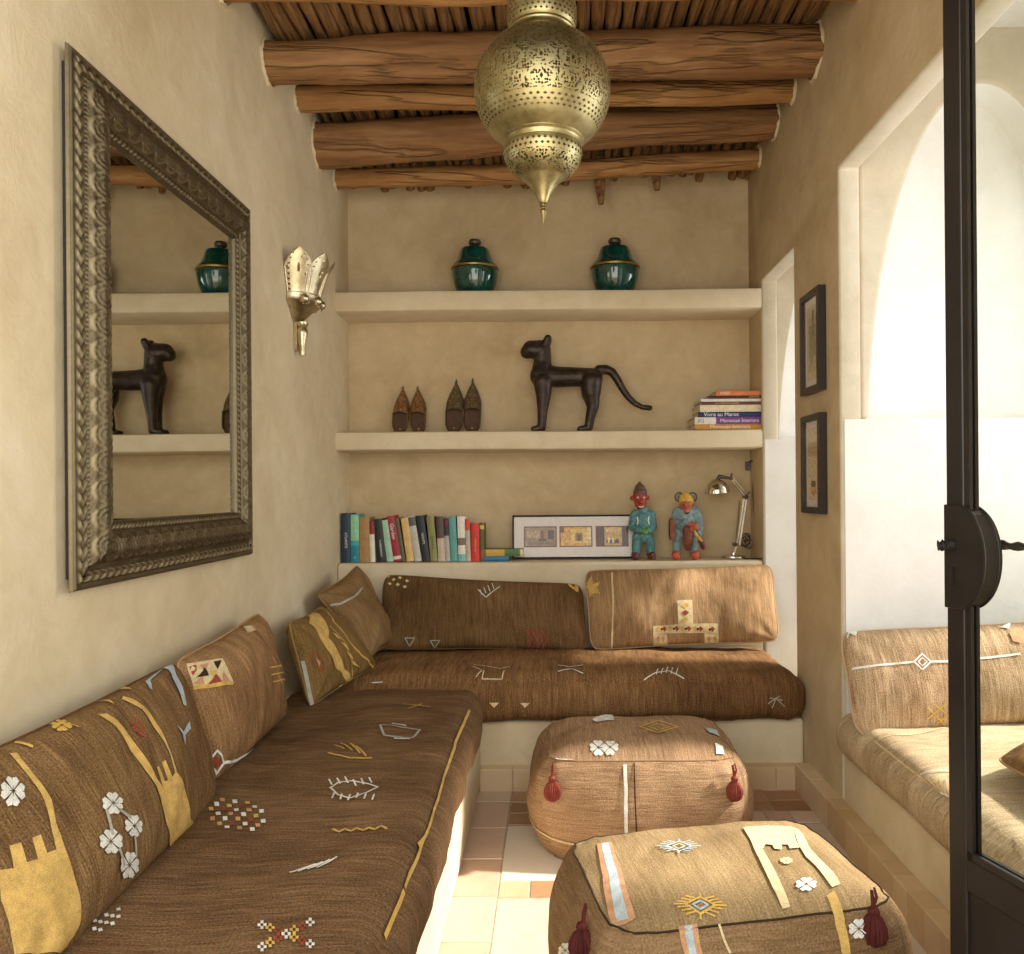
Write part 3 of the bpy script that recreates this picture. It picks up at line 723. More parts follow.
def fH(D_):
    t, r = D_('top'), D_('right')
    for k, q in enumerate([((334,747),(344,752)), ((341,743),(352,753)), ((350,744),(360,755))]): t.ribbon(list(q), .007, YE)
    t.ribbon([(328, 757), (350, 760), (372, 758)], .009, YE); t.ribbon([(356, 748), (366, 757)], .007, YE)
    t.ribbon([(330, 787), (338, 782), (352, 780), (366, 782), (378, 786), (366, 792), (350, 798), (338, 794), (330, 787)], .006, WH)
    for k in range(6): t.ribbon([(332 + k * 8, 784 - (k % 3)), (329 + k * 8, 779 - (k % 3))], .005, WH)
    for k in range(6): t.ribbon([(334 + k * 8, 792 + (k % 3)), (332 + k * 8, 798 + (k % 3))], .005, WH)
    t.ribbon([(333 + k * 6, 829 + (k % 2) * 3.5) for k in range(10)], .008, YE)
    for k in range(4): t.ribbon([(289 + k * 9, 874 - k * 1.5), (316 + k * 7, 865 - k * 1.5)], .005, WH)
    for i in range(9):
        for j in range(7):
            x = 207 + i * 6.3 + j * .8 - (i - 4) * 0; y = 800 + j * 4.6 + i * .4
            if abs(i - 4) + abs(j - 3) * .9 > 5 or (i + j) % 2 or (abs(i - 4) > 2 and abs(j - 3) > 1 and (i * j) % 3 == 0): continue
            m = (WH, RD, YE, WH, OR)[(i * 2 + j) % 5]
            t.poly([(x, y), (x + 4.6, y - .3), (x + 5.2, y + 3), (x + .6, y + 3.3)], m)
    for i in range(7):
        for cy, s_ in ((0, 1), (1, -1)):
            x = 262 + i * 8; y = 928 + i * 3.2 if cy == 0 else 950 - i * 4.2
            for a, b in ((-3, 0), (3, 0), (0, -3), (0, 3)): t.poly([(x + a - 1.5, y + b - 1.5), (x + a + 1.5, y + b - 1.5), (x + a + 1.5, y + b + 1.5), (x + a - 1.5, y + b + 1.5)], (WH, YE, RD)[i % 3])
    t.ribbon([(380, 729), (420, 731), (412, 738), (384, 736), (380, 729)], .008, GY); t.ribbon([(392, 727), (406, 728)], .010, WH); t.ribbon([(394, 738), (410, 739)], .010, WH)
    t.ribbon([(402, 708), (430, 710)], .010, YE); t.ribbon([(408, 713), (422, 707)], .007, YE)
    for i in range(5):
        for j in range(4):
            if (i + j) % 2: continue
            x, y = 92 + i * 6, 922 - i * 3 + j * 4; t.poly([(x, y), (x + 4, y - 1), (x + 5, y + 2), (x + 1, y + 3)], WH)
    L = [(468, 712), (455, 742), (446, 772), (438, 800), (430, 826), (424, 842)]
    t.ribbon(L, .011, GO); t.ribbon([(420, 855), (416, 872), (412, 886)], .011, GO); t.ribbon([(407, 902), (401, 925), (394, 952)], .013, YE)
    for x, y in ((421, 848), (410, 893)): t.ribbon([(x - 6, y), (x + 1, y - 7), (x + 7, y), (x, y + 7), (x - 6, y)], .009, YE)
mattress('bench_mattress', 'H', (-1.19, .82, .312), (-.33, 3.585, .515), .075,
    'long dark brown mattress on the left bench, scattered with yellow and white stitched signs', fH, 5, along='y', bulge=.03, nz_amp=.013)
def fI(D_):
    t = D_('top'); l = D_('left')
    t.ribbon([(868, 750), (900, 790), (935, 838)], .006, CR); t.ribbon([(874, 746), (910, 735), (945, 728)], .005, CR)
    t.poly([(925, 778), (945, 776), (960, 800), (938, 804)], CR)
    for k in range(5): t.ribbon([(928 + k * 6, 782), (934 + k * 6, 800)], .003, OR)
    t.ribbon([(922, 776), (948, 774), (975, 772)], .006, WH); t.ribbon([(936, 806), (960, 803)], .005, WH)
mattress('bench_mattress', 'I', (1.125, 1.78, .312), (2.37, 3.26, .50), .075,
    'pale sunlit mattress on the bench in the right-hand bay', fI, 7, along='y', bulge=.02, nz_amp=.009)
def fJ(d):
    d.ribbon([(852, 669), (880, 665), (914, 662)], .008, WH); d.ribbon([(931, 662), (960, 661), (990, 658), (1020, 654)], .008, WH)
    d.ribbon([(914, 662), (922, 654), (931, 662), (922, 670), (914, 662)], .006, WH); d.ribbon([(918, 662), (922, 658), (927, 662), (922, 666), (918, 662)], .004, WH)
    d.lines(0, 0, [[(926,707),(944,724)], [(934,704),(950,718)], [(926,719),(946,704)], [(932,727),(952,711)]], .006, YE)
    d.poly([(845, 632), (858, 630), (856, 636), (850, 634), (847, 640)], WH)
    d.poly([(1008, 634), (1016, 628), (1026, 634), (1020, 644), (1012, 642)], OR); d.poly([(1000, 628), (1010, 624), (1008, 630)], WH)
cushion('bay_cushion', 'J', [P(835, 630, 3.16), V((2.30, 3.16, .90)), V((2.30, 2.98, .53)), P(853, 740, 2.98)], .09,
    'wide sandy cushion with a white diamond line leaning in the bright bay', fJ, 8, sag=.02)
def fK(d):
    d.ribbon([(.02, .3), (.98, .35)], .02, CR, px=False); d.ribbon([(.02, .6), (.98, .7)], .014, CR, px=False)
cushion('bay_cushion', 'B', [V((2.0, 2.75, .68)), V((2.0, 1.98, .68)), V((1.33, 1.98, .575)), V((1.31, 2.42, .575))], .06,
    'brown cushion lying on the bay mattress, seen through the door glass', fK, 9, sag=.02)

# ---- poufs
TAS = thread('tassel_red', (132, 62, 50)); TASD = thread('tassel_maroon', (84, 36, 32))
def pouf(name, key, keyside, c, hw, hd, h, rot, label, fn, seed, tassels, tm):
    cx, cy = c; ca, sa = math.cos(rot), math.sin(rot)
    def rad(a, b, th, e):
        ct, st = math.cos(th), math.sin(th)
        k = (abs(ct / a) ** e + abs(st / b) ** e) ** (-1 / e)
        return k * ct, k * st
    tw, td = hw * .80, hd * .80
    def S(u, v, wr=True):
        """u around (0..1, 0.75 = front), v 0 bottom .. .5 top seam .. 1 top centre"""
        th = 2 * PI * u
        if v <= .5:
            w = v / .5; a0 = .80; bul = math.sin(PI * min(1, max(0, w)) ** .85) ** .75 if 0 < w < 1 else 0
            kx = (.84 + (tw / hw - .84) * w) + (1 - (.84 + (tw / hw - .84) * w)) * bul
            ky = (.84 + (td / hd - .84) * w) + (1 - (.84 + (td / hd - .84) * w)) * bul
            e = 3.2 + 4.8 * w ** 3; x, y = rad(hw * kx, hd * ky, th, e); z = h * .93 * w
            if wr:
                cw = abs(math.sin(2 * th)) ; z -= .012 * math.exp(-((w - 1) * 9) ** 2)
        else:
            rho = (1 - v) / .5; x, y = rad(tw, td, th, 8); x *= rho; y *= rho
            z = h * .93 + h * .07 * max(0, 1 - rho ** 2.4) - (.012 * math.exp(-((rho - 1) * 9) ** 2) if wr else 0)
        p = V((cx + x * ca - y * sa, cy + x * sa + y * ca, z))
        if wr:
            a = nz((p.x * 5, p.y * 5, p.z * 5 + seed), 1) * .011 + nz((p.x * 14, p.y * 14, p.z * 9 + seed), 1) * .004
            if v <= .5: # gathers below the seam corners
                w = v / .5; cr = 0
                for k in range(4):
                    t0 = math.atan2(td, tw); t0 = [t0, PI - t0, PI + t0, 2 * PI - t0][k]; dd = (th - t0 + PI) % (2 * PI) - PI
                    cr += math.sin(dd * 42) * math.exp(-(dd * 5) ** 2) * math.exp(-(1 - w) * 3.2)
                a += cr * .006; 
            o = V((p.x - cx, p.y - cy, (p.z - h * .4) * (1.2 if v > .5 else .2)))
            p = p + o.normalized() * a
            p.z = max(p.z, .002)
        return p
    mb = MB(); NU, NV = 160, 70; pts, uvt, uvs = [], [], []
    for i in range(NU + 1):
        pts.append([S(i / NU, j / NV) for j in range(NV + 1)])
    b = mb.verts([p for r in pts for p in r]); K = NV + 1
    for i in range(NU):
        for j in range(NV):
            q = [(i, j), (i + 1, j), (i + 1, j + 1), (i, j + 1)]; top = j >= NV // 2; uv = []
            for a_, c_ in q:
                p = pts[a_][c_]; lx, ly = (p.x - cx) * ca + (p.y - cy) * sa, -(p.x - cx) * sa + (p.y - cy) * ca
                if top: uv.append((lx, ly))
                else:
                    th = 2 * PI * (a_ / NU); s_ = abs(math.sin(th)) * hw > abs(math.cos(th)) * hd
                    uv.append((p.z, lx if s_ else ly))
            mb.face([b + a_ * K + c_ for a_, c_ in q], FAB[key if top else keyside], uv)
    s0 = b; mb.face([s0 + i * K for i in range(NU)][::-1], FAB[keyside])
    root = thing(name, (cx, cy, 0), label, 'pouf')
    e = MB(); e.tube([S(i / 120, .5) + V((0, 0, .0)) for i in range(121)], .0028, BK if keyside == 'QD' else FAB[keyside], 6, cap=False)
    build(e, 'seam', root)
    m2 = mb
    def drp(top): return Drape(m2, lambda u, v: S(u, v), lambda u, v: S(u, v, False), .0028, .75, .72 if top else .3)
    def topd():
        # flat parametrisation of the top panel
        def g(u, v, wr=True):
            x, y = (u - .5) * 2 * tw, (v - .5) * 2 * td; th = math.atan2(y, x) % (2 * PI)
            X, Y = rad(tw, td, th, 8); rho = math.hypot(x, y) / max(1e-6, math.hypot(X, Y)); rho = min(rho, 1.0)
            return S(th / (2 * PI), 1 - .5 * rho, wr)
        return Drape(m2, lambda u, v: g(u, v), lambda u, v: g(u, v, False), .0028)
    fn(topd(), drp(False)); build(mb, 'cover', root, weld=True)
    for k, (px, py) in enumerate(tassels):
        d = drp(False); u, v = d.inv(px, py); p, n = d.pt(u, v)
        p = p + n * .012; t = MB(); L = .095
        t.tube([p + V((0, 0, .045)), p + n * .008 + V((0, 0, .02)), p + n * .01], [.004, .005, .005], tm, 8)
        t.tube([p + n * .006 + V((.004, 0, .05)), p + n * .016 + V((.006, 0, .025)), p + n * .012], [.003, .004, .004], tm, 8)
        q = p + n * .014; prof = [(.001, .002), (.010, 0), (.013, -.010), (.010, -.016), (.020, -.026), (.028, -.045), (.029, -.062), (.024, -.078), (.012, -.088), (.001, -.090)]
        NN = 40; rings = []
        for i in range(NN): 
            a = 2 * PI * i / NN; f = 1 + .10 * math.cos(i * PI) + R.uniform(-.05, .05); rings.append([q + V((r * f * math.cos(a), r * f * math.sin(a), z)) for r, z in prof])
        t.grid(rings, tm, closed_u=True); build(t, 'tassel', root, ang=80)
    return root
def fP(t, s):
    for cx, cy, r in ((598, 748, 8), (610, 748, 8)): t.rosette(cx, cy, r, WH, .75)
    t.ribbon([(640, 727), (658, 722), (678, 728), (658, 734), (640, 727)], .009, YE); t.ribbon([(648, 727), (658, 725), (670, 728), (658, 731), (648, 727)], .006, YE)
    t.poly([(592, 720), (612, 716), (614, 720), (596, 723)], WH); t.poly([(706, 728), (716, 729), (720, 735), (710, 733)], BL); t.poly([(714, 744), (722, 746), (724, 753), (716, 753)], WH)
    t.ribbon([(562, 762), (572, 758), (578, 763)], .008, WH)
    s.ribbon([(625, 762), (626, 790), (626, 815), (627, 840)], .013, WH); s.ribbon([(634, 760), (635, 800), (637, 842)], .005, BK)
    s.ribbon([(529, 815), (538, 828), (556, 838), (575, 844), (600, 850)], .009, CR)
    s.ribbon([(538, 848), (556, 857), (572, 860)], .009, RD)
pouf('pouf', 'P', 'P', (.325, 3.27), .445, .345, .425, 0.0, 'rust brown pouf with red tassels, the farther one, before the back bench', fP, 3, [(554, 776), (730, 777)], TAS)
def fQ(t, s):
    t.poly([(598, 845), (612, 843), (624, 880), (637, 917), (612, 919), (604, 880)], OR); t.poly([(602, 845), (609, 844), (619, 880), (630, 917), (618, 918), (610, 880)], BL)
    for (x, y, rx, ry, a, b) in ((679, 848, 22, 10, BL, CR), (700, 906, 27, 13, YE, BL)): t.star(x, y, rx, ry, a, b, .006)
    t.poly([(743, 831), (790, 829), (795, 842), (800, 849), (790, 850), (788, 846), (782, 846), (782, 851), (774, 851), (772, 847), (765, 847), (762, 852), (768, 862), (780, 882), (790, 905), (782, 907), (770, 882), (757, 858)], CR)
    t.poly([(790, 829), (797, 832), (812, 852), (830, 872), (840, 886), (832, 889), (818, 872), (806, 858), (796, 842)], CR)
    t.rosette(786, 863, 6, CR, .6); t.rosette(806, 886, 10, WH, .6)
    s.poly([(678, 922), (697, 920), (702, 953), (684, 954)], OR); s.poly([(684, 922), (692, 921), (696, 953), (689, 954)], BL)
    s.ribbon([(719, 920), (724, 938), (730, 953)], .006, CR); s.poly([(826, 896), (834, 892), (844, 920), (849, 953), (840, 953), (835, 922)], GO)
    s.rosette(857, 926, 9, WH, 1.2); s.rosette(566, 951, 7, WH)
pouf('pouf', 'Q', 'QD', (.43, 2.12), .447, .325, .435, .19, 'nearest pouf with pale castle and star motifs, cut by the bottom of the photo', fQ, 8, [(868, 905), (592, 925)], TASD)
# ================================================================== METAL, GLASS, CERAMIC
def metal(name, a, b, rough=.3, scale=25, bump=0, cav=None):
    g = NG(name); v = g.coord(); n = g.noise(v, scale, 4, .6); n2 = g.noise(v, scale * 5, 3, .6)
    col = g.ramp(g.math('ADD', g.math('MULTIPLY', n, .7), g.math('MULTIPLY', n2, .3)), [(.35, a), (.65, b)])
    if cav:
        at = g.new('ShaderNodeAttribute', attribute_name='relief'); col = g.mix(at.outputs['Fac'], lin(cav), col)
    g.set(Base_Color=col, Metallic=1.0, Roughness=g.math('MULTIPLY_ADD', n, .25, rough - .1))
    if bump: g.bump(n2, bump, .002)
    MATS[name] = g.m; return g.m
def pierced(name, a, b, bands):
    """metal sheet with pierced holes; UV.x = turn fraction, UV.y = metres down the profile. bands: (v0, v1, kind)"""
    g = NG(name); v = g.coord(); n = g.noise(v, 18, 4, .6)
    g.set(Base_Color=g.ramp(n, [(.35, a), (.65, b)]), Metallic=1.0, Roughness=.46)
    uv = g.new('ShaderNodeUVMap'); sp = g.new('ShaderNodeSeparateXYZ'); g.l.new(uv.outputs[0], sp.inputs[0]); U, W = sp.outputs[0], sp.outputs[1]
    holes = None
    def inband(v0, v1): return g.math('MULTIPLY', g.math('GREATER_THAN', W, v0), g.math('LESS_THAN', W, v1))
    vor = g.new('ShaderNodeTexVoronoi', feature='F1'); g.l.new(g.coord(), vor.inputs['Vector']); vor.inputs['Scale'].default_value = 130; vor.inputs['Randomness'].default_value = .55
    dots = g.math('LESS_THAN', vor.outputs['Distance'], .46)
    for v0, v1, kind, nu, nv in bands:
        fu = g.math('ABSOLUTE', g.math('SUBTRACT', g.math('FRACT', g.math('MULTIPLY', U, nu)), .5)); fv = g.math('ABSOLUTE', g.math('SUBTRACT', g.math('FRACT', g.math('MULTIPLY', g.math('SUBTRACT', W, v0), nv / (v1 - v0))), .5))
        if kind == 'lattice':
            u2 = g.math('FRACT', g.math('ADD', g.math('MULTIPLY', U, nu), g.math('MULTIPLY', g.math('FLOOR', g.math('MULTIPLY', g.math('SUBTRACT', W, v0), nv / (v1 - v0))), .5)))
            fu = g.math('ABSOLUTE', g.math('SUBTRACT', u2, .5)); h = g.math('LESS_THAN', g.math('ADD', fu, fv), .33)
        else:
            # medallion rings left solid, leaf slots cut in their middles
            rr = g.math('SQRT', g.math('ADD', g.math('MULTIPLY', fu, fu), g.math('MULTIPLY', fv, fv)))
            ring = g.math('LESS_THAN', g.math('ABSOLUTE', g.math('SUBTRACT', rr, .42)), .045)
            slot = g.math('LESS_THAN', g.math('ADD', g.math('MULTIPLY', fu, 14), g.math('MULTIPLY', fv, 6)), .9)
            rim = g.math('LESS_THAN', g.math('ADD', g.math('MULTIPLY', fu, 7), g.math('MULTIPLY', fv, 4)), .9)
            h = g.math('MULTIPLY', dots, g.math('SUBTRACT', 1.0, g.math('MAXIMUM', ring, rim))); h = g.math('MAXIMUM', h, slot)
        h = g.math('MULTIPLY', h, inband(v0, v1)); holes = h if holes is None else g.math('MAXIMUM', holes, h)
    tr = g.new('ShaderNodeBsdfTransparent'); mx = g.new('ShaderNodeMixShader'); g.l.new(holes, mx.inputs[0]); g.l.new(g.b.outputs[0], mx.inputs[1]); g.l.new(tr.outputs[0], mx.inputs[2]); g.l.new(mx.outputs[0], g.out.inputs[0])
    MATS[name] = g.m; return g.m
M_BRASS = metal('lantern_brass', (150, 138, 96), (188, 176, 132), .36)
M_CHAIN = metal('chain_metal', (120, 104, 70), (160, 140, 96), .4)

# ---- hanging lantern
LY = 2.4; LX = (545.5 - CX) * LY / F; sc = LY / F
def lz(py): return CH + (CY - py) * LY / F
def prof(pts, sub=6):
    """smooth a px profile (r, y) by Catmull-Rom and return metres"""
    out = []
    for i in range(len(pts) - 1):
        p0, p1, p2, p3 = pts[max(0, i - 1)], pts[i], pts[i + 1], pts[min(len(pts) - 1, i + 2)]
        for k in range(sub):
            t = k / sub; q = [.5 * ((2 * p1[j]) + (-p0[j] + p2[j]) * t + (2 * p0[j] - 5 * p1[j] + 4 * p2[j] - p3[j]) * t * t + (-p0[j] + 3 * p1[j] - 3 * p2[j] + p3[j]) * t ** 3) for j in (0, 1)]
            out.append(q)
    out.append(pts[-1]); return [(max(.0002, r * sc), lz(y)) for r, y in out]
lant = thing('hanging_lantern', (LX, LY, lz(222)), 'large pierced brass lantern with pointed finial hanging from the ceiling', 'lantern')
body = prof([(27.5, 35), (29, 39), (38, 43), (50, 50), (60, 62), (66.5, 78), (68, 92), (66, 108), (59.5, 122), (52, 132), (45, 138), (41, 141)])
def vat(pf, py):
    acc = 0; zt = lz(py)
    for a, b in zip(pf, pf[1:]):
        if b[1] <= zt: return acc
        acc += math.dist(a, b)
    return acc
def bands_of(pf, lst): return [(vat(pf, y0), vat(pf, y1), k, nu, nv) for y0, y1, k, nu, nv in lst]
mbl = MB(); MBODY = pierced('pierced_brass_body', (150, 138, 96), (188, 176, 132), bands_of(body, [(41, 48, 'lattice', 60, 2), (50, 119, 'med', 14, 4), (122, 132, 'lattice', 56, 3)]))
mbl.lathe(body, MBODY, (LX, LY, 0), 128); build(mbl, 'lantern_body', lant, ang=80)
lip = MB(); lip.lathe(prof([(40.5, 140.5), (41.5, 141.5), (40, 143), (38.8, 144.5), (38.2, 148)], 4), M_BRASS, (LX, LY, 0), 96);
build(lip, 'rim', lant)
bowl = prof([(37.5, 147), (39.6, 152), (38.8, 158), (35.5, 166), (29, 173.5), (21, 178)])
mbl = MB(); MB2 = pierced('pierced_brass_bowl', (150, 138, 96), (188, 176, 132), bands_of(bowl, [(152, 161, 'lattice', 44, 2), (162, 177, 'med', 10, 1.5)]))
mbl.lathe(bowl, MB2, (LX, LY, 0), 96); build(mbl, 'lower_bowl', lant, ang=80)
mbl = MB(); mbl.lathe(prof([(21.5, 177.5), (18, 181), (13, 187), (8, 195), (4.5, 202), (3, 204)]), M_BRASS, (LX, LY, 0), 64); build(mbl, 'cone', lant)
mbl = MB(); mbl.lathe(prof([(3.4, 203), (3.6, 206), (1.8, 208), (3.3, 211), (2.6, 214), (1.4, 218), (.3, 223)]), M_CHAIN, (LX, LY, 0), 24); build(mbl, 'finial', lant)
top = prof([(12, -22), (20, -18), (29, -8), (34.5, 6), (35.2, 18), (34, 27), (31.5, 31)])
mbl = MB(); MB3 = pierced('pierced_brass_top', (150, 138, 96), (188, 176, 132), bands_of(top, [(-14, 12, 'med', 12, 1), (14, 29, 'lattice', 40, 4)]))
mbl.lathe(top, MB3, (LX, LY, 0), 96); build(mbl, 'upper_globe', lant, ang=80)
mbl = MB(); mbl.lathe(prof([(31.5, 30.5), (33, 31.5), (33.2, 34), (31, 36), (28, 37.5), (27, 40), (20, 38), (20, 32), (29, 30.5)], 3), M_BRASS, (LX, LY, 0), 96); build(mbl, 'collar', lant)
mbl = MB(); mbl.tube([(LX, LY, lz(-19)), (LX, LY, lz(-36))], [.012, .006], M_CHAIN); z = lz(-36); k = 0
while z < 3.40:
    r, hh = .011, .02; path = []
    for i in range(17):
        a = 2 * PI * i / 16; x = r * math.cos(a); zz = hh * math.sin(a)
        path.append((LX + (x if k % 2 else 0), LY + (0 if k % 2 else x), z + hh + zz))
    mbl.tube(path, .003, M_CHAIN, 6, cap=False); z += .031; k += 1
build(mbl, 'chain', lant)

# ---- mirror with embossed frame on the left wall
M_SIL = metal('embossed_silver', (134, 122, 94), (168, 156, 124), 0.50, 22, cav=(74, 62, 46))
g = NG('mirror_glass'); g.set(Base_Color=lin((226, 228, 222)), Metallic=1.0, Roughness=.015); M_MIR = g.m
MY0, MY1, MZ0, MZ1 = 1.975, 3.15, 1.156, 2.516; FW = .175; MX = XL + .028
mir = thing('wall_mirror', (MX, (MY0 + MY1) / 2, MZ0), 'big mirror in an embossed silver metal frame on the left wall', 'mirror')
def fprof(s):  # height off the wall across the frame, s 0 outer .. 1 inner
    pts = [(0, .0), (.012, .008), (.05, .014), (.09, .011), (.29, .014), (.33, .018), (.42, .032), (.56, .042), (.70, .040), (.80, .028), (.84, .020), (.95, .018), (1, .004)]
    for (a, x), (b, y) in zip(pts, pts[1:]):
        if a <= s <= b: t = (s - a) / (b - a); t = t * t * (3 - 2 * t); return x + (y - x) * t
    return .01
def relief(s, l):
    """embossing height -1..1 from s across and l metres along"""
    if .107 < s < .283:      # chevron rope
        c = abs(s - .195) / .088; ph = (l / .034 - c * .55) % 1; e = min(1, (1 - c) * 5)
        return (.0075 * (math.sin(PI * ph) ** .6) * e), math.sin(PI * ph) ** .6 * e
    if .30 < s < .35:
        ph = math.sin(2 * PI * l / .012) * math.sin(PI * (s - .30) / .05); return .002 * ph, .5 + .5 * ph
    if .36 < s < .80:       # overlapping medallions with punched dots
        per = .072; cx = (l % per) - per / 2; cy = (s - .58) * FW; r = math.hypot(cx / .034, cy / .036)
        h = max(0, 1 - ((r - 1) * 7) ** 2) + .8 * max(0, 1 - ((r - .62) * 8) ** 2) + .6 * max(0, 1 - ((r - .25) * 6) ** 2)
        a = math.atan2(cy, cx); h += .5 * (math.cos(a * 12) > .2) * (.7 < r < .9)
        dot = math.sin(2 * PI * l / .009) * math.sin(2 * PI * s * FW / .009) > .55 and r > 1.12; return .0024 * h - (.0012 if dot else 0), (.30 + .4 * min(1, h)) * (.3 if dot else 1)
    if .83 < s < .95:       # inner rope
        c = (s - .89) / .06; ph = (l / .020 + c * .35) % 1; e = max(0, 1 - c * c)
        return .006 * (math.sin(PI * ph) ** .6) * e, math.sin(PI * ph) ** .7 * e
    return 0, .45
def frame_side(a, b, inward, NS=90):
    """a, b outer corners (y,z); inward = unit vector (y,z)"""
    mb = MB(); av = []; L = math.dist(a, b); n = int(L / .0042); d = ((b[0] - a[0]) / L, (b[1] - a[1]) / L); pts = []
    for i in range(n + 1):
        row = []
        for j in range(NS + 1):
            s = j / NS; m0 = s * FW; l = m0 + (L - 2 * m0) * i / n
            h, t = relief(s, l); row.append(V((MX + fprof(s) + h, a[0] + d[0] * l + inward[0] * m0, a[1] + d[1] * l + inward[1] * m0))); av.append(min(1, t))
        pts.append(row)
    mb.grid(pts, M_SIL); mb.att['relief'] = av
    k = mb.verts([(MX, a[0], a[1]), (MX, b[0], b[1])]); av += [.3, .3]; mb.face([k, k + 1, (len(pts) - 1) * (NS + 1), 0], M_SIL)
    return build(mb, 'frame_rail', mir, ang=85)
frame_side((MY0, MZ0), (MY0, MZ1), (1, 0)); frame_side((MY1, MZ1), (MY1, MZ0), (-1, 0)); frame_side((MY0, MZ1), (MY1, MZ1), (0, -1)); frame_side((MY1, MZ0), (MY0, MZ0), (0, 1))
mb = MB(); mb.box((MX + .001, MY0 + FW - .01, MZ0 + FW - .01), (MX + .0075, MY1 - FW + .01, MZ1 - FW + .01), M_MIR); build(mb, 'mirror_glass', mir, smooth=False)
mb = MB(); mb.box((XL + .002, MY0 + .03, MZ0 + .03), (MX, MY1 - .03, MZ1 - .03), plain('mirror_backing', (46, 40, 38), .8)); build(mb, 'backing', mir, smooth=False)

# ---- wall sconce
M_SC = metal('sconce_silver', (172, 158, 124), (220, 208, 176), .3, 30, bump=.4)
SY, SZ = 3.80, 0; sx = XL + .003
def scz(py): return CH + (CY - py) * 3.7 / F
scn = thing('wall_sconce', (sx, SY, scz(350)), 'silver crown shaped sconce with pierced petals on the left wall', 'sconce')
RC = .118
mb = MB(); zb, zt = scz(318), scz(290)
pf = [(.028, scz(316)), (.05, scz(312)), (.075, scz(306)), (.105, scz(301)), (.122, scz(298)), (.118, scz(294)), (.121, scz(292)), (.121, scz(290)), (.115, scz(289)), (.112, scz(292)), (.02, scz(312))]
mb.lathe(pf, M_SC, (sx, SY, 0), 40, (-PI / 2, PI / 2)); 
for k, a in enumerate((-.9, -.25, .4, 1.05)):
    r = .121; c = V((sx + r * math.cos(a), SY + r * math.sin(a), scz(296))); mb.ball(c, (.02, .02, .022), M_SC, 14, 10)
    for q in range(10): mb.ball(c + V((0, .024 * math.cos(q * PI / 5) * math.cos(a), .026 * math.sin(q * PI / 5))) + V((-.024 * math.cos(q * PI / 5) * math.sin(a), 0, 0)), .004, M_SC, 6, 5)
build(mb, 'bowl', scn)
mb = MB(); a0 = -.25; mb.ball((sx + .128 * math.cos(-.25), SY + .128 * math.sin(-.25), scz(297)), (.011, .011, .010), plain('red_glass_bead', (110, 28, 18), .15), 14, 10); build(mb, 'red_bead', scn)
def petal(ac, wid, ztip, name='petal'):
    mb = MB(); zb_ = scz(290); n = 22; mrows = 26; 
    for ii in range(n):
        for jj in range(mrows):
            def q(i, j, o=0):
                t = j / mrows; s_ = (i / n - .5) * 2
                wv = wid * (1 - .08 * t) * max(0, 1 - (max(0, t - .45) / .55) ** 2.2); wv = max(wv, .02)
                a = ac + s_ * wv; r = .116 + .066 * t ** 1.6 + .010 * math.sin(PI * t) - o; z = zb_ + (ztip - zb_) * t
                return V((sx + max(.001, r * math.cos(a)), SY + r * math.sin(a), z))
            s_ = abs((ii + .5) / n - .5) * 2; t = (jj + .5) / mrows
            if (.66 < s_ < .84 and jj % 3 == 1 and t < .9) or (s_ < .09 and .45 < t < .62): continue
            b = mb.verts([q(ii, jj), q(ii + 1, jj), q(ii + 1, jj + 1), q(ii, jj + 1), q(ii, jj, .0025), q(ii + 1, jj, .0025), q(ii + 1, jj + 1, .0025), q(ii, jj + 1, .0025)])
            mb.face([b, b + 1, b + 2, b + 3], M_SC); mb.face([b + 7, b + 6, b + 5, b + 4], M_SC)
            for x_, y_ in ((0, 1), (1, 2), (2, 3), (3, 0)): mb.face([b + y_, b + x_, b + x_ + 4, b + y_ + 4], M_SC)
    for sgn in (-1, 1):
        path = []
        for j in range(mrows + 1):
            t = j / mrows; wv = max(.02, wid * (1 - .08 * t) * max(0, 1 - (max(0, t - .45) / .55) ** 2.2)); a = ac + sgn * wv; r = .116 + .066 * t ** 1.6 + .010 * math.sin(PI * t)
            path.append((sx + max(.002, r * math.cos(a)), SY + r * math.sin(a), zb_ + (ztip - zb_) * t))
        mb.tube(path, .003, M_SC, 6)
    build(mb, name, scn, weld=True, fix=False)
for a, zt_ in ((-1.15, scz(249)), (-.42, scz(250)), (.31, scz(252)), (1.04, scz(253))): petal(a, .44, zt_)
mb = MB(); mb.lathe([(.001, scz(317)), (.028, scz(316)), (.027, scz(319)), (.018, scz(321)), (.026, scz(324)), (.027, scz(327)), (.020, scz(335)), (.014, scz(343)), (.017, scz(346)), (.012, scz(350)), (.001, scz(351))], M_SC, (sx + .032, SY, 0), 28); mb.box((sx, SY - .02, scz(345)), (sx + .014, SY + .02, scz(300)), M_SC); build(mb, 'stem', scn)

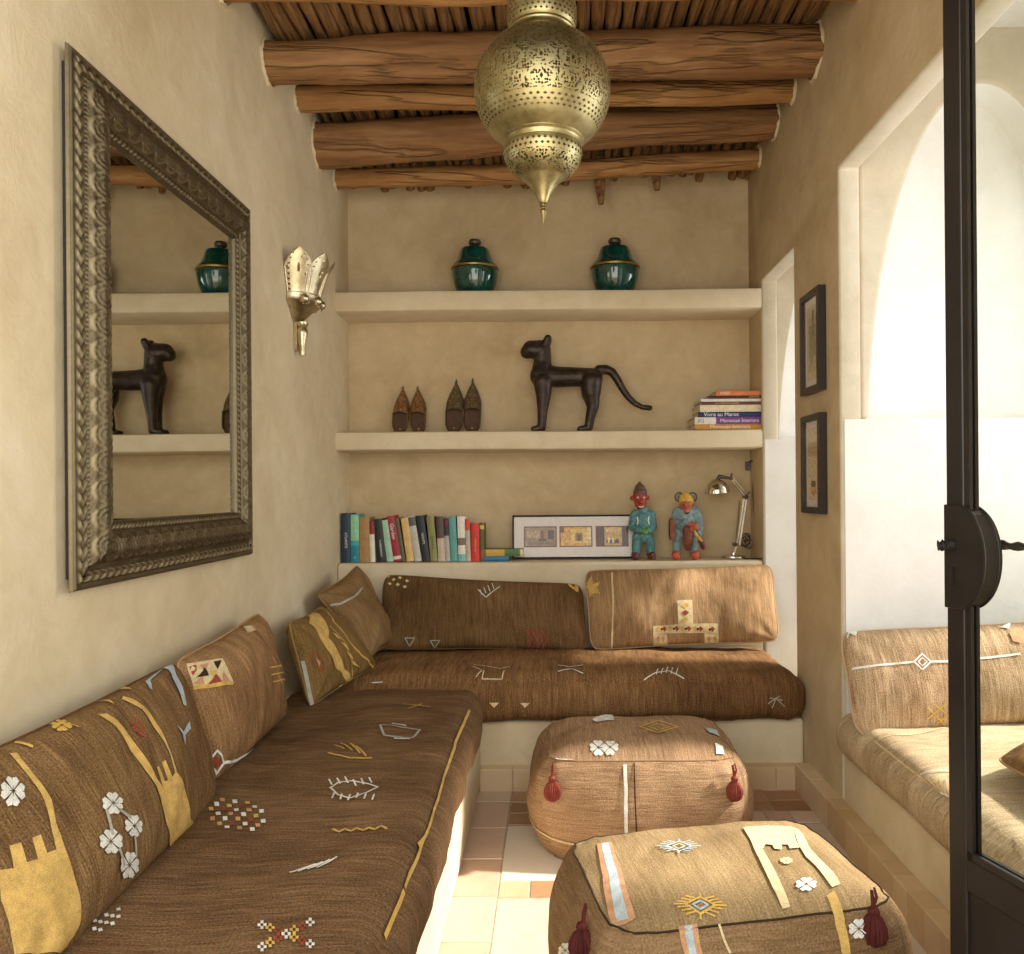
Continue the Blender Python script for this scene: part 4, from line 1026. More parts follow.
# ---- green jars
def glaze(name, a, b):
    g = NG(name); v = g.coord(); n = g.noise(v, 12, 4, .6)
    g.set(Base_Color=g.ramp(n, [(.35, a), (.65, b)]), Roughness=.12); g.b.inputs['Coat Weight'].default_value = .8; g.b.inputs['Coat Roughness'].default_value = .05; MATS[name] = g.m; return g.m
M_GREEN = glaze('green_glaze', (4, 50, 42), (10, 76, 66)); M_GILT = metal('gilt_band', (130, 104, 56), (178, 150, 92), .35); M_KNOB = plain('dark_knob', (64, 54, 44), .35)
SH3, SH2, SH1 = 2.533, 1.736, .997
def jar(px, label, s):
    Y = 4.655; X = (px - CX + ROLL * (CY - 264) * -1) * Y / F; 
    t = thing('lidded_jar', (X, Y, SH3), label, 'jar'); c = (X, Y, SH3); hs = 1.04
    mb = MB(); mb.lathe([(r_, z_ * hs + .16 * max(0, z_ - .158)) for r_, z_ in [(.001, 0), (.088 * s, 0), (.098 * s, .006), (.112 * s, .03), (.128 * s, .07), (.137 * s, .11), (.138 * s, .135), (.13 * s, .142), (.12 * s, .140)]], M_GREEN, c, 56); build(mb, 'pot', t)
    mb = MB(); mb.lathe([(r_, z_ * hs + .16 * max(0, z_ - .158)) for r_, z_ in [(.134 * s, .138), (.142 * s, .142), (.143 * s, .150), (.136 * s, .157)]], M_GILT, c, 56); build(mb, 'rim_band', t)
    mb = MB(); mb.lathe([(r_, z_ * hs + .16 * max(0, z_ - .158)) for r_, z_ in [(.137 * s, .152), (.133 * s, .162), (.118 * s, .178), (.105 * s, .196), (.096 * s, .214), (.090 * s, .232), (.082 * s, .245), (.055 * s, .252), (.02 * s, .256), (.012, .258)]], M_GREEN, c, 56); l = build(mb, 'lid', t)
    mb = MB(); mb.lathe([(r_, z_ * hs + .16 * max(0, z_ - .158)) for r_, z_ in [(.014, .255), (.014, .266), (.034 * s, .270), (.038 * s, .280), (.032 * s, .291), (.014 * s, .296), (.001, .297)]], M_KNOB, c, 32); build(mb, 'knob', t)
jar(478.5, 'green glazed lidded jar on the top shelf, the left one', .98)
jar(618.5, 'green glazed lidded jar on the top shelf, the right one', 1.02)

# ---- bronze cat
g = NG('dark_bronze'); v = g.coord(); n = g.noise(v, 30, 5, .65); g.set(Base_Color=g.ramp(n, [(.35, (38, 30, 24)), (.55, (58, 46, 36)), (.72, (92, 74, 56))]), Roughness=.42, Metallic=.45); g.bump(n, .6, .006); M_BRONZE = g.m
CYY = 4.64; u = CYY / F
def cp(px, py, dy=0): return P(px, py, CYY) + V((0, dy, 0))
cat = thing('cat_sculpture', (cp(585, 432).x, CYY, SH2), 'dark bronze standing cat sculpture with long curved tail on the middle shelf', 'sculpture')
zf = SH2
def fz(p): p.z = max(p.z, zf); return p
caps = [(cp(527, 352), 6.8 * u, cp(531, 349.5), 9 * u), (cp(531, 349.5), 9 * u, cp(540, 350), 10 * u), (cp(542, 350), 9 * u, cp(542.5, 362), 9 * u), (cp(542.5, 362), 9 * u, cp(542, 376), 12.2 * u),
        (cp(542, 376), 12 * u, cp(558, 377), 10.5 * u), (cp(558, 377), 10.5 * u, cp(580, 377), 9.6 * u), (cp(580, 377), 9.6 * u, cp(592, 379), 11 * u)]
for s_ in (-1, 1):
    o = s_ * .026; 
    caps += [(cp(543, 382, o), 10 * u, cp(543.5, 395, o * 1.1), 7.6 * u), (cp(543.5, 395, o * 1.1), 7.6 * u, cp(542.5, 412, o * 1.2), 5 * u), (cp(542.5, 412, o * 1.2), 5 * u, cp(541.5, 428, o * 1.2), 4.2 * u), (cp(541.5, 428.5, o * 1.2), 3.9 * u, cp(534, 429.6, o * 1.2), 3.2 * u)]
    caps += [(cp(591, 382, o), 11 * u, cp(591, 393, o * 1.1), 9.6 * u), (cp(591, 393, o * 1.1), 9.4 * u, cp(593, 406, o * 1.2), 6 * u), (cp(593, 406, o * 1.2), 6 * u, cp(590, 418, o * 1.2), 4.8 * u), (cp(590, 418, o * 1.2), 4.8 * u, cp(588.5, 428, o * 1.2), 4.2 * u), (cp(588, 428.5, o * 1.2), 3.9 * u, cp(580, 429.6, o * 1.2), 3.2 * u)]
    caps += [(cp(546, 344, s_ * .028), 4.4 * u, cp(548, 339.5, s_ * .036), 3.8 * u)]
tail = [(599, 370, 4.8), (606, 369.5, 4.4), (612, 372, 4.1), (617, 379, 3.8), (622, 388, 3.5), (628, 397, 3.1), (635, 403.5, 2.8), (642, 407, 2.5), (650, 408, 2.5)]
for a, b in zip(tail, tail[1:]): caps.append((cp(a[0], a[1]), a[2] * 1.08 * u, cp(b[0], b[1]), b[2] * 1.08 * u))
blob('cat_body', caps, M_BRONZE, cat, .0035, 9)
for s_ in (-1, 1):
    mb = MB(); mb.ball(cp(529, 346, s_ * .047), .006, M_BRONZE, 10, 8); build(mb, 'eye', cat)

# ---- slippers standing on their heels against the wall
def slipper(px, pyt, wpx, lean, label, mat, group, inner):
    Y = 4.70; u_ = Y / F; base = P(px, 434, Y); base.z = SH2; L = (438 - pyt) * u_; hw = wpx / 2 * u_
    root = thing('slipper', (base.x, Y - .03, SH2), label, 'slipper', group)
    def wd(t): # half width along length 0 heel .. 1 toe
        if t < .2: return hw * (.42 + .50 * math.sin(t / .2 * PI / 2) ** .8)
        if t < .55: return hw * (.92 + .08 * math.sin((t - .2) / .35 * PI / 2))
        q = (t - .55) / .45; return hw * max(.05, (1 - q ** 1.5) * .97 + .03 * (1 - q))
    def at(t, s_, h): # s -1..1 across, h off the sole
        x = s_ * wd(t) + lean * t * L; return V((base.x + x, 4.785 - .02 * (1 - t) * 4 - h, SH2 + .001 + t * L))
    mb = MB(); N, K = 40, 12
    mb.grid([[at(i / N, -1 + 2 * j / K, 0) for j in range(K + 1)] for i in range(N + 1)], inner); mb.grid([[at(i / N, -1 + 2 * j / K, .008) for j in range(K + 1)] for i in range(N + 1)], inner, flip=True)
    for s_ in (-1, 1): mb.grid([[at(i / N, s_, .008 * j) for j in range(2)] for i in range(N + 1)], inner)
    build(mb, 'sole', root)
    mb = MB(); t0 = .44; H = hw * .95
    def top(t, s_, o=0): 
        q = (t - t0) / (1 - t0); h = (H * (1 - .55 * q)) * max(0, 1 - abs(s_) ** 2.6) ** .6 + .008 - o; tt = t + (.06 * s_ * s_ * -1 + .03) * (1 - q) ** 2; return at(tt, s_ * (1 - o * 3), max(.006, h))
    pts = [[top(t0 + (1 - t0) * i / 26, -1 + 2 * j / 20) for j in range(21)] for i in range(27)]; ins = [[top(t0 + (1 - t0) * i / 26, -1 + 2 * j / 20, .004) for j in range(21)] for i in range(27)]
    mb.grid(pts, mat); mb.grid(ins, inner, flip=True); mb.grid([[pts[0][j], ins[0][j]] for j in range(21)], mat)
    mb.tube([top(.985, 0), at(1.0, 0, H * .42), at(1.05, 0, H * .40)], [.008, .006, .003], mat, 8)
    for (t, s_) in ((.55, -.3), (.55, .35), (.66, 0), (.78, 0), (.62, -.5), (.62, .5), (.5, 0)): mb.ball(top(t, s_), .0055, M_GILT, 8, 6)
    build(mb, 'upper', root)
    mb = MB(); path = []
    for k in range(25):
        a = -1 + 2 * k / 24; t = .0 + .46 * abs(a) ** 1.6; sd = math.copysign(min(1, abs(a) * 2.2), a); path.append((t, sd, a))
    rows = [[at(t, sd, .006), at(t, sd * 1.02, .018 + .014 * abs(a)), at(t, sd * .93, .020 + .014 * abs(a)), at(t, sd * .88, .006)] for t, sd, a in path]
    mb.grid(rows, mat); mb.ball(at(.1, 0, .010), (.008, .003, .008), M_GILT, 10, 6); build(mb, 'heel_band', root)
ML1 = plain('slipper_bronze', (112, 76, 42), .6, mottled=.35, scale=60, bump=.5); ML2 = plain('slipper_olive', (84, 68, 44), .65, mottled=.35, scale=60, bump=.5); MLI = plain('slipper_lining', (86, 62, 44), .85)
slipper(399.5, 391, 16, .035, 'bronze brown pointed slipper, far left of the four on the middle shelf', ML1, None, MLI)
slipper(418.5, 391, 16, -.05, 'bronze brown pointed slipper, second from left, paired with the far left one', ML1, None, MLI)
slipper(453.5, 385, 18, .035, 'olive dark pointed slipper, left one of the taller pair', ML2, None, MLI)
slipper(472, 384, 18, -.0, 'olive dark pointed slipper nearest the cat sculpture', ML2, None, MLI)
# ================================================================== BOOKS
def bm_(c, r=.5): return plain('book_%d_%d_%d' % c, c, r, mottled=.06, scale=40)
PG = plain('book_pages', (214, 200, 170), .8, mottled=.05, scale=200)
LT = {k: plain('print_' + k, c, .6, mottled=.03) for k, c in {'white': (235, 232, 222), 'yellow': (226, 190, 70), 'dark': (40, 34, 36), 'red': (190, 44, 36), 'blue': (60, 90, 150), 'gold': (206, 170, 90)}.items()}
def upright(x0, x1, ytop, lean, col, label, bands=(), txt=None, pale=None):
    """px extents on the ledge, lean = px the top is shifted left of the foot"""
    Y = 4.56; a = P(x0, 562, Y); b = P(x1, 562, Y); w = b.x - a.x; h = (561 - ytop) * Y / F; D = .135
    ang = math.atan2(lean * Y / F, h)
    piv = V((b.x if lean > 0 else a.x, Y, SH1)); M = Matrix.Translation(piv) @ Matrix.Rotation(-ang, 4, 'Y')
    X0, X1 = (-w, 0) if lean > 0 else (0, w); e = .0015
    if lean > 0: M = Matrix.Translation(V((a.x + w * math.cos(ang) * 0 , Y, SH1))) @ Matrix.Rotation(-ang, 4, 'Y'); X0, X1 = 0, w * math.cos(ang)
    mb = MB(); m = bm_(col); N = 8; cv = .003
    # boards and rounded spine in one
    mb.box((X0, 0, 0), (X0 + .0022, D, h), m, M); mb.box((X1 - .0022, 0, 0), (X1, D, h), m, M)
    rows = []
    for i in range(N + 1):
        t = i / N; x = X0 + (X1 - X0) * t; y = -cv * math.sin(PI * t); rows.append([M @ V((x, y, 0)), M @ V((x, y, h))])
    mb.grid(rows, m); mb.grid([[M @ V((X0 + (X1 - X0) * i / N, .003, z)) for z in (0, h)] for i in range(N + 1)], m, flip=True)
    for z in (0, h):
        mb.grid([[M @ V((X0 + (X1 - X0) * i / N, -cv * math.sin(PI * i / N), z)), M @ V((X0 + (X1 - X0) * i / N, .003, z))] for i in range(N + 1)], m)
    for z0, z1, c in bands:
        rows = []
        for i in range(N + 1):
            t = i / N; x = X0 + (X1 - X0) * t; y = -cv * math.sin(PI * t) - .0006; rows.append([M @ V((x, y, z0 * h)), M @ V((x, y, z1 * h))])
        mb.grid(rows, bm_(c))
    if txt:
        s_, tc, z0, sz = txt; mb.text(s_, sz, LT[tc], M @ Matrix.Translation(((X0 + X1) / 2, -cv - .0012, z0 * h)) @ Matrix.Rotation(PI / 2, 4, 'X') @ Matrix.Rotation(-PI / 2, 4, 'Z'))
    o = build(mb, 'book', None, smooth=False, fix=False); tag(o, label, 'book', 'upright books on the lowest ledge')
    pg = MB(); pg.box((X0 + .0024, .004, .002), (X1 - .0024, D - .004, h - .004), PG, M); build(pg, 'pages', o, smooth=False)
    return o
S_ = 'standing on the lowest ledge'
upright(342, 350.5, 512, 0, (28, 52, 72), 'navy book at the far left end of the upright row', txt=('ATLANTIS', 'white', .45, .020))
upright(351, 359.2, 513, 0, (60, 160, 168), 'turquoise and pale green book beside the navy book at the left end', [(.45, .98, (140, 200, 160)), (.0, .35, (24, 128, 148))], ('o', 'white', .1, .018))
upright(359.6, 370, 516, 0, (164, 128, 76), 'tan brown book, thick and plain, third from the left end')
upright(370.5, 375.3, 520, 1, (226, 220, 200), 'thin white book with a dark red top section', [(.68, 1, (130, 36, 34))])
upright(378, 386.4, 518, 4, (34, 30, 30), 'black book with white spine letters leaning left', txt=('WORDSMITH', 'white', .32, .016))
upright(387, 393.5, 519, 5, (158, 200, 172), 'pale mint green book leaning left between black and crimson')
upright(394, 402, 515, 7.5, (156, 30, 52), 'crimson book with white brush lettering leaning left', [(.05, .12, (220, 205, 200))], ('Garden', 'white', .66, .030))
upright(401.8, 406, 517, 7, (92, 84, 52), 'thin dark olive book just right of the crimson one')
upright(407, 414.5, 517, 6, (216, 180, 112), 'sand yellow book leaning left with blank spine')
upright(415, 422, 515, 7, (190, 184, 172), 'light grey book with black marks near the top of its spine', [(.78, .97, (90, 86, 84))])
upright(422.6, 430.5, 515, 6.5, (28, 30, 40), 'blue black book with a white painted streak, leaning left', txt=('NIGHTS', 'white', .5, .018))
upright(430.8, 438, 516, 4, (134, 134, 78), 'olive green book leaning slightly left', txt=('GARDENS', 'dark', .42, .017))
upright(438.4, 445.5, 516, 2, (196, 178, 156), 'book with a dark brown upper half and beige lower half', [(.52, 1, (82, 62, 56))])
upright(445.8, 450.5, 518, 2, (176, 172, 166), 'grey book with a magenta patch on a black top', [(.6, 1, (44, 40, 42)), (.82, .95, (200, 50, 120))])
upright(451, 458, 516, 2, (92, 158, 150), 'teal book in the right half of the row')
upright(458.5, 466, 516, 1, (228, 222, 212), 'white book with a small dark picture on its spine', [(.36, .52, (120, 104, 92)), (0, .16, (120, 180, 170))])
upright(466.4, 471, 519, 1, (190, 178, 158), 'beige book with an orange red top', [(.74, 1, (206, 72, 40))])
upright(471.4, 479.6, 523, 0, (206, 44, 30), 'red book with yellow lettering near the right end', txt=('HISTORY ART', 'yellow', .42, .0125))
upright(480, 484.3, 523, 0, (92, 88, 44), 'dark olive book with red bands, last of the upright row', [(.1, .3, (160, 70, 40)), (.85, .95, (210, 190, 90))])
def flat(x0, x1, ybot, ytop, Y, zbase, col, label, grp, name='book', lines=(), rot=0, D=.2, bands=(), pgs=True, z=None):
    a = P(x0, ybot, Y); b = P(x1, ybot, Y); w = b.x - a.x; h = (ybot - ytop) * Y / F; h *= .96
    M = Matrix.Translation(V(((a.x + b.x) / 2, Y, zbase))) @ Matrix.Rotation(rot, 4, 'Z'); hw = w / 2; m = bm_(col); mb = MB(); t = min(.0025, h * .2)
    mb.box((-hw, 0, 0), (hw, D, t), m, M); mb.box((-hw, 0, h - t), (hw, D, h), m, M)
    N = 6; mb.grid([[M @ V((x, -.003 * math.sin(PI * i / N), h * i / N)) for x in (-hw, hw)] for i in range(N + 1)], m, flip=True); mb.grid([[M @ V((x, .002, h * i / N)) for x in (-hw, hw)] for i in range(N + 1)], m)
    for s_ in (-hw, hw): mb.grid([[M @ V((s_, -.003 * math.sin(PI * i / N), h * i / N)), M @ V((s_, .002, h * i / N))] for i in range(N + 1)], m)
    for x0_, x1_, c in bands: mb.grid([[M @ V((-hw + 2 * hw * x, -.003 * math.sin(PI * i / N) - .0006, h * i / N)) for x in (x0_, x1_)] for i in range(N + 1)], bm_(c), flip=True)
    for s_, tc, x, sz in lines: mb.text(s_, sz, LT[tc], M @ Matrix.Translation((-hw + 2 * hw * x, -.0048, h * .5)) @ Matrix.Rotation(PI / 2, 4, 'X'))
    o = build(mb, name, None, smooth=False, fix=False); tag(o, label, 'book', grp)
    pg = MB(); pg.box((-hw + .003, .003, t + .0002), (hw - .003, D - .004, h - t - .0002), PG, M); build(pg, 'pages', o, smooth=False)
    return zbase + h + .0006
G2 = 'books lying in a stack on the middle shelf'
z = SH2; Yb = 4.53
def sx_(q): return 680 + q / 8.533
z = flat(sx_(125), sx_(704), 427.5, 422.2, Yb, z, (196, 142, 56), 'ochre book titled Moroccan Interiors, bottom of the stack', G2, lines=(('Moroccan Interiors', 'white', .52, .029),), D=.24)
z = flat(sx_(125), sx_(712), 422.2, 415, Yb, z, (122, 64, 140), 'purple book titled Moroccan Interiors, second from the bottom of the stack', G2, lines=(('Moroccan Interiors', 'white', .65, .028), ('(C)', 'dark', .09, .028)), bands=((0, .31, (226, 218, 206)),), D=.25)
z = flat(sx_(155), sx_(704), 415, 409.6, Yb, z, (28, 44, 92), 'dark blue book lying on the purple one', G2, lines=(('Vivre au Maroc', 'white', .36, .032),), D=.22, rot=-.02)
z = flat(sx_(170), sx_(706), 409.6, 402.4, Yb, z, (222, 210, 178), 'thick cream book in the middle of the lying stack', G2, lines=(('o', 'dark', .93, .018),), D=.24, rot=.01)
z = flat(sx_(185), sx_(700), 402.4, 399.2, Yb, z, (104, 62, 52), 'thin maroon book between the cream and the white one', G2, lines=(('LA MAISON ARABE', 'gold', .42, .016),), D=.22)
z = flat(sx_(175), sx_(700), 399.2, 396.2, Yb, z, (222, 216, 206), 'thin white book with faint print near the top of the stack', G2, D=.2, rot=.015)
z = flat(sx_(240), sx_(700), 396.2, 393.2, Yb, z, (72, 44, 34), 'thin dark brown book just under the orange one', G2, lines=(('JARDINS', 'gold', .85, .015),), D=.2, rot=-.03)
z = flat(sx_(308), sx_(688), 393.2, 388.4, Yb, z, (214, 122, 70), 'orange book on top of the lying stack', G2, lines=(('RIADS', 'white', .2, .02),), D=.18)
G3 = 'books lying flat beside the upright row'
z = flat(484.6, 509, 562, 557, 4.56, SH1, (30, 112, 160), 'blue book lying flat at the right end of the row', G3, D=.13)
flat(482, 523, 556.5, 549.5, 4.565, z, (96, 120, 60), 'green and yellow book lying on the blue one', G3, bands=((.1, .55, (200, 160, 60)), (.58, .9, (70, 110, 60)), (.93, 1, (222, 206, 160))), D=.13)

# ================================================================== FRAMED PICTURES
M_BLK = plain('black_frame', (20, 17, 16), .5, mottled=.1, spec=.2); M_MAT = plain('mount_board', (222, 214, 204), .8, mottled=.02)
M_GL = pane_mat('picture_glass', (1, 1, 1, 1), .02)
def picframe(root, o, ux, uz, n, w, h, bw, depth, pics, bar):
    """o lower-left corner, ux right, uz up, n outward"""
    o, ux, uz, n = V(o), V(ux), V(uz), V(n); q = lambda x, z, d=0: o + ux * x + uz * z + n * d
    mb = MB()
    for (x0, z0, x1, z1, s_) in ((0, 0, w, bw, 'b'), (0, h - bw, w, h, 't'), (0, bw, bw, h - bw, 'l'), (w - bw, bw, w, h - bw, 'r')):
        b = mb.verts([q(x, z, d) for d in (0, depth) for x, z in ((x0, z0), (x1, z0), (x1, z1), (x0, z1))])
        for f in ((3, 2, 1, 0), (4, 5, 6, 7), (0, 1, 5, 4), (1, 2, 6, 5), (2, 3, 7, 6), (3, 0, 4, 7)): mb.face([b + k for k in f], bar)
    build(mb, 'frame', root, smooth=False)
    mb = MB(); b = mb.verts([q(bw * .5, bw * .5, depth * .45), q(w - bw * .5, bw * .5, depth * .45), q(w - bw * .5, h - bw * .5, depth * .45), q(bw * .5, h - bw * .5, depth * .45)]); mb.face([b, b + 1, b + 2, b + 3], M_MAT); build(mb, 'mount', root, smooth=False)
    for x0, z0, x1, z1, shapes, border in pics:
        mb = MB(); lv = depth * .45 + .0008
        def quad(a0, b0, a1, b1, m, d):
            b = mb.verts([q(a0, b0, d), q(a1, b0, d), q(a1, b1, d), q(a0, b1, d)]); mb.face([b, b + 1, b + 2, b + 3], m)
        quad(x0, z0, x1, z1, border, lv); e = (x1 - x0) * .035
        for k, (a0, b0, a1, b1, c) in enumerate(shapes):
            W_, H_ = x1 - x0 - 2 * e, z1 - z0 - 2 * e
            m = plain('photo_%d_%d_%d' % c, c, .5, mottled=.22, scale=70)
            quad(x0 + e + a0 * W_, z0 + e + b0 * H_, x0 + e + a1 * W_, z0 + e + b1 * H_, m, lv + .0004 * (k + 1))
        build(mb, 'photograph', root, smooth=False, fix=False)
    mb = MB(); b = mb.verts([q(bw * .6, bw * .6, depth * .8), q(w - bw * .6, bw * .6, depth * .8), q(w - bw * .6, h - bw * .6, depth * .8), q(bw * .6, h - bw * .6, depth * .8)]); mb.face([b, b + 1, b + 2, b + 3], M_GL); build(mb, 'glazing', root, smooth=False)
REDB = plain('red_photo_border', (110, 42, 30), .6)
# long frame leaning on the ledge
a = P(512.5, 562, 4.66); b = P(638, 562, 4.66); w = b.x - a.x; h = .255; tl = .16
root = thing('picture_frame', ((a.x + b.x) / 2, 4.66, SH1), 'long black frame with three small photographs leaning on the lowest ledge', 'picture')
nrm = V((0, -math.cos(tl), math.sin(tl))); up = V((0, math.sin(tl), math.cos(tl)))
pw, ph = .192, .122; zz = .068; xs = [(524 - 512.5) / 125.5 * w, (559.7 - 512.5) / 125.5 * w, (596 - 512.5) / 125.5 * w]
picframe(root, (a.x, 4.66, SH1 + .002), (1, 0, 0), up, nrm, w, h, .0095, .018, [
 (xs[0], zz, xs[0] + pw, zz + ph, [(0, 0, 1, 1, (150, 122, 92)), (.05, .45, .6, .8, (176, 150, 116)), (.5, .3, .62, .8, (120, 74, 50)), (.75, .35, .95, .85, (70, 52, 44)), (.1, .1, .9, .25, (120, 110, 88)), (.45, .25, .7, .4, (96, 64, 46))], REDB),
 (xs[1], zz, xs[1] + pw, zz + ph, [(0, 0, 1, 1, (206, 158, 66)), (.35, .1, .85, .9, (222, 182, 92)), (.48, .25, .72, .7, (150, 100, 44)), (.55, .25, .66, .6, (96, 62, 34)), (0, .7, .12, 1, (120, 70, 34)), (.85, .0, 1, 1, (224, 190, 130))], REDB),
 (xs[2], zz, xs[2] + pw, zz + ph, [(0, 0, 1, 1, (74, 36, 28)), (.25, .0, .82, 1, (196, 156, 84)), (.25, .72, .82, .95, (214, 178, 104)), (.3, .12, .72, .3, (90, 66, 44)), (.36, .14, .42, .42, (228, 206, 160)), (.5, .14, .56, .4, (228, 206, 160)), (.62, .14, .7, .34, (60, 44, 36))], REDB)], M_BLK)
# two small frames on the pier
BRN = plain('dark_brown_frame', (42, 32, 28), .4)
def pier_frame(y0, y1, z0, z1, label, shapes, c):
    root = thing('picture_frame', (XR - .002, (y0 + y1) / 2, z0), label, 'picture')
    w = y1 - y0; h = z1 - z0
    picframe(root, (XR - .002, y1, z0), (0, -1, 0), (0, 0, 1), (-1, 0, 0), w, h, .028, .034, [(.05, .06, w - .05, h - .06, shapes, plain('print_paper', c, .8, mottled=.05))], BRN)
pier_frame(3.43, 3.69, 1.822, 2.272, 'upper of the two dark frames on the pier, holding a pencil drawing', [(.1, .1, .9, .85, (176, 164, 136)), (.2, .3, .8, .75, (140, 130, 108)), (.45, .6, .65, .95, (120, 110, 92)), (.3, .2, .55, .4, (150, 142, 120))], (206, 192, 160))
pier_frame(3.43, 3.69, 1.287, 1.725, 'lower of the two dark frames on the pier, showing a vase below pale arches', [(0, 0, 1, 1, (206, 186, 150)), (0, .62, 1, .82, (178, 152, 112)), (.1, .82, .9, .9, (212, 194, 160)), (.3, .06, .75, .2, (196, 150, 96)), (.3, .17, .7, .26, (70, 58, 40))], (214, 198, 166))

# ================================================================== CARVED FIGURES
def carved(name, a, b, c, rough=.55):
    g = NG(name); v = g.coord(); n = g.noise(v, 45, 4, .7); n2 = g.noise(v, 130, 2, .6)
    g.set(Base_Color=g.ramp(g.math('ADD', g.math('MULTIPLY', n, .7), g.math('MULTIPLY', n2, .3)), [(.36, a), (.5, b), (.66, c)]), Roughness=rough); g.bump(n, .5, .004); MATS[name] = g.m; return g.m
TQ = carved('turquoise_paint', (50, 84, 84), (78, 130, 132), (112, 160, 158)); RF = carved('red_face_paint', (110, 32, 24), (160, 52, 38), (186, 84, 60)); HT = carved('dark_hat_paint', (60, 48, 44), (92, 74, 62), (150, 60, 44)); SHO = carved('patterned_shoe', (50, 22, 20), (96, 40, 34), (168, 116, 90))
GB = carved('grey_blue_paint', (84, 108, 112), (120, 146, 148), (150, 172, 168)); OF = carved('orange_face_paint', (120, 54, 34), (176, 88, 58), (200, 120, 84)); OS = carved('orange_shoe_paint', (150, 56, 40), (200, 88, 66), (214, 116, 90)); AP = carved('brown_apron', (84, 46, 32), (126, 70, 50), (150, 92, 66)); YL = carved('yellow_paint', (170, 120, 30), (214, 172, 60), (230, 200, 100)); EAR = carved('grey_ear_paint', (60, 60, 58), (110, 108, 104), (150, 146, 138)); GN = carved('green_paint', (50, 100, 60), (80, 150, 90), (150, 170, 80)); WT = plain('white_paint', (226, 222, 210), .5); BKP = plain('black_paint', (22, 18, 18), .4)
FY = 4.60; fu = FY / F
def fp(px, py, d=0): return P(px, py, FY) + V((0, -d, 0))
def base_at(c, r):
    return V((c.x, c.y, max(c.z, SH1 + r * .98)))
# zoom frame of the figures: 615 + q/5.535, 470 + q/5.535
def fq(x, y, d=0): return fp(615 + x / 5.535, 470 + y / 5.535, d)
s5 = fu / 5.535
f1 = thing('carved_figurine', (fq(155, 490).x, FY, SH1), 'painted figurine with a red face, pointed cap and turquoise suit', 'figurine')
def feet(lst): return [tuple(base_at(q, r) if isinstance(q, V) else q for q in c) if len(c) == 2 else (base_at(c[0], c[1]), c[1], base_at(c[2], c[3]), c[3]) for c in lst for r in [c[1]]]
blob('suit', [(fq(155, 228), 30 * s5, fq(155, 270), 46 * s5), (fq(155, 270), 48 * s5, fq(155, 345), 44 * s5), (fq(155, 345), 44 * s5, fq(155, 365), 42 * s5),
    (fq(112, 245), 26 * s5, fq(98, 315), 25 * s5), (fq(98, 315), 25 * s5, fq(136, 332, .05), 21 * s5), (fq(198, 245), 26 * s5, fq(208, 315), 25 * s5), (fq(208, 315), 25 * s5, fq(178, 332, .05), 21 * s5),
    (fq(128, 370), 33 * s5, fq(120, 410), 27 * s5), (fq(120, 410), 27 * s5, fq(118, 455), 24 * s5), (fq(184, 370), 33 * s5, fq(196, 410), 27 * s5), (fq(196, 410), 27 * s5, fq(198, 455), 25 * s5)], TQ, f1, .0028, 2)
blob('head', [(fq(136, 155, .004), 34 * s5, fq(136, 150), 40 * s5), (fq(136, 150), 40 * s5, fq(142, 186, .006), 32 * s5), (fq(142, 186), 28 * s5, fq(150, 222), 22 * s5), (fq(94, 156), 13 * s5), (fq(180, 153), 13 * s5), (fq(140, 164, .036), 8 * s5, fq(140, 178, .046), 11 * s5), (fq(140, 198, .03), 12 * s5)], RF, f1, .0024, 1)
blob('cap', [(fq(139, 128), 39 * s5, fq(138, 105), 30 * s5), (fq(138, 105), 30 * s5, fq(136, 74), 10 * s5)], HT, f1, .0024, 1)
mb = MB(); [mb.ball(fq(x, 152, .040), (.0065, .004, .0045), WT, 10, 8) for x in (122, 157)]; build(mb, 'eyes', f1, fix=False)
mb = MB(); mb.tube([fq(128, 202, .040), fq(140, 205, .046), fq(156, 200, .040)], .0032, WT, 8); build(mb, 'mouth', f1)
def hand(name, c, dirx, m, root, s_=1.0):
    c = V(c); caps = [(c, .012 * s_, c + V((dirx * .014 * s_, -.004, -.002)), .011 * s_)]
    for k in range(4):
        a = c + V((dirx * .016 * s_, -.006, (.010 - k * .0065) * s_)); b_ = a + V((dirx * (.018 - abs(k - 1.3) * .002) * s_, -.005, -.003)); e = b_ + V((dirx * .008 * s_, .003, -.005 * s_)); caps += [(a, .0040 * s_, b_, .0038 * s_), (b_, .0038 * s_, e, .0032 * s_)]
    a = c + V((dirx * .004, -.010, .012 * s_)); caps += [(a, .0042 * s_, a + V((dirx * .012 * s_, -.004, .008 * s_)), .0036 * s_)]
    return blob(name, caps, m, root, .0016, 1)
hand('hand', fq(136, 334, .064), 1, GN, f1, .9); hand('hand', fq(180, 330, .064), -1, GN, f1, .9)
mb = MB(); mb.tube([fq(118, 258, .050), fq(122, 285, .056), fq(116, 300, .058)], .0035, WT, 8); mb.tube([fq(182, 256, .050), fq(178, 280, .056), fq(184, 298, .058)], .0035, WT, 8); build(mb, 'lapel', f1)
for k, (x, r) in enumerate(((114, 24), (199, 25))):
    q = base_at(fq(x, 470), r * s5); blob('shoe', [(q, r * s5, base_at(fq(x - 4 + 8 * k, 478, .045), 19 * s5), 19 * s5), (fq(x, 462), 22 * s5)], SHO, f1, .0025, 2)
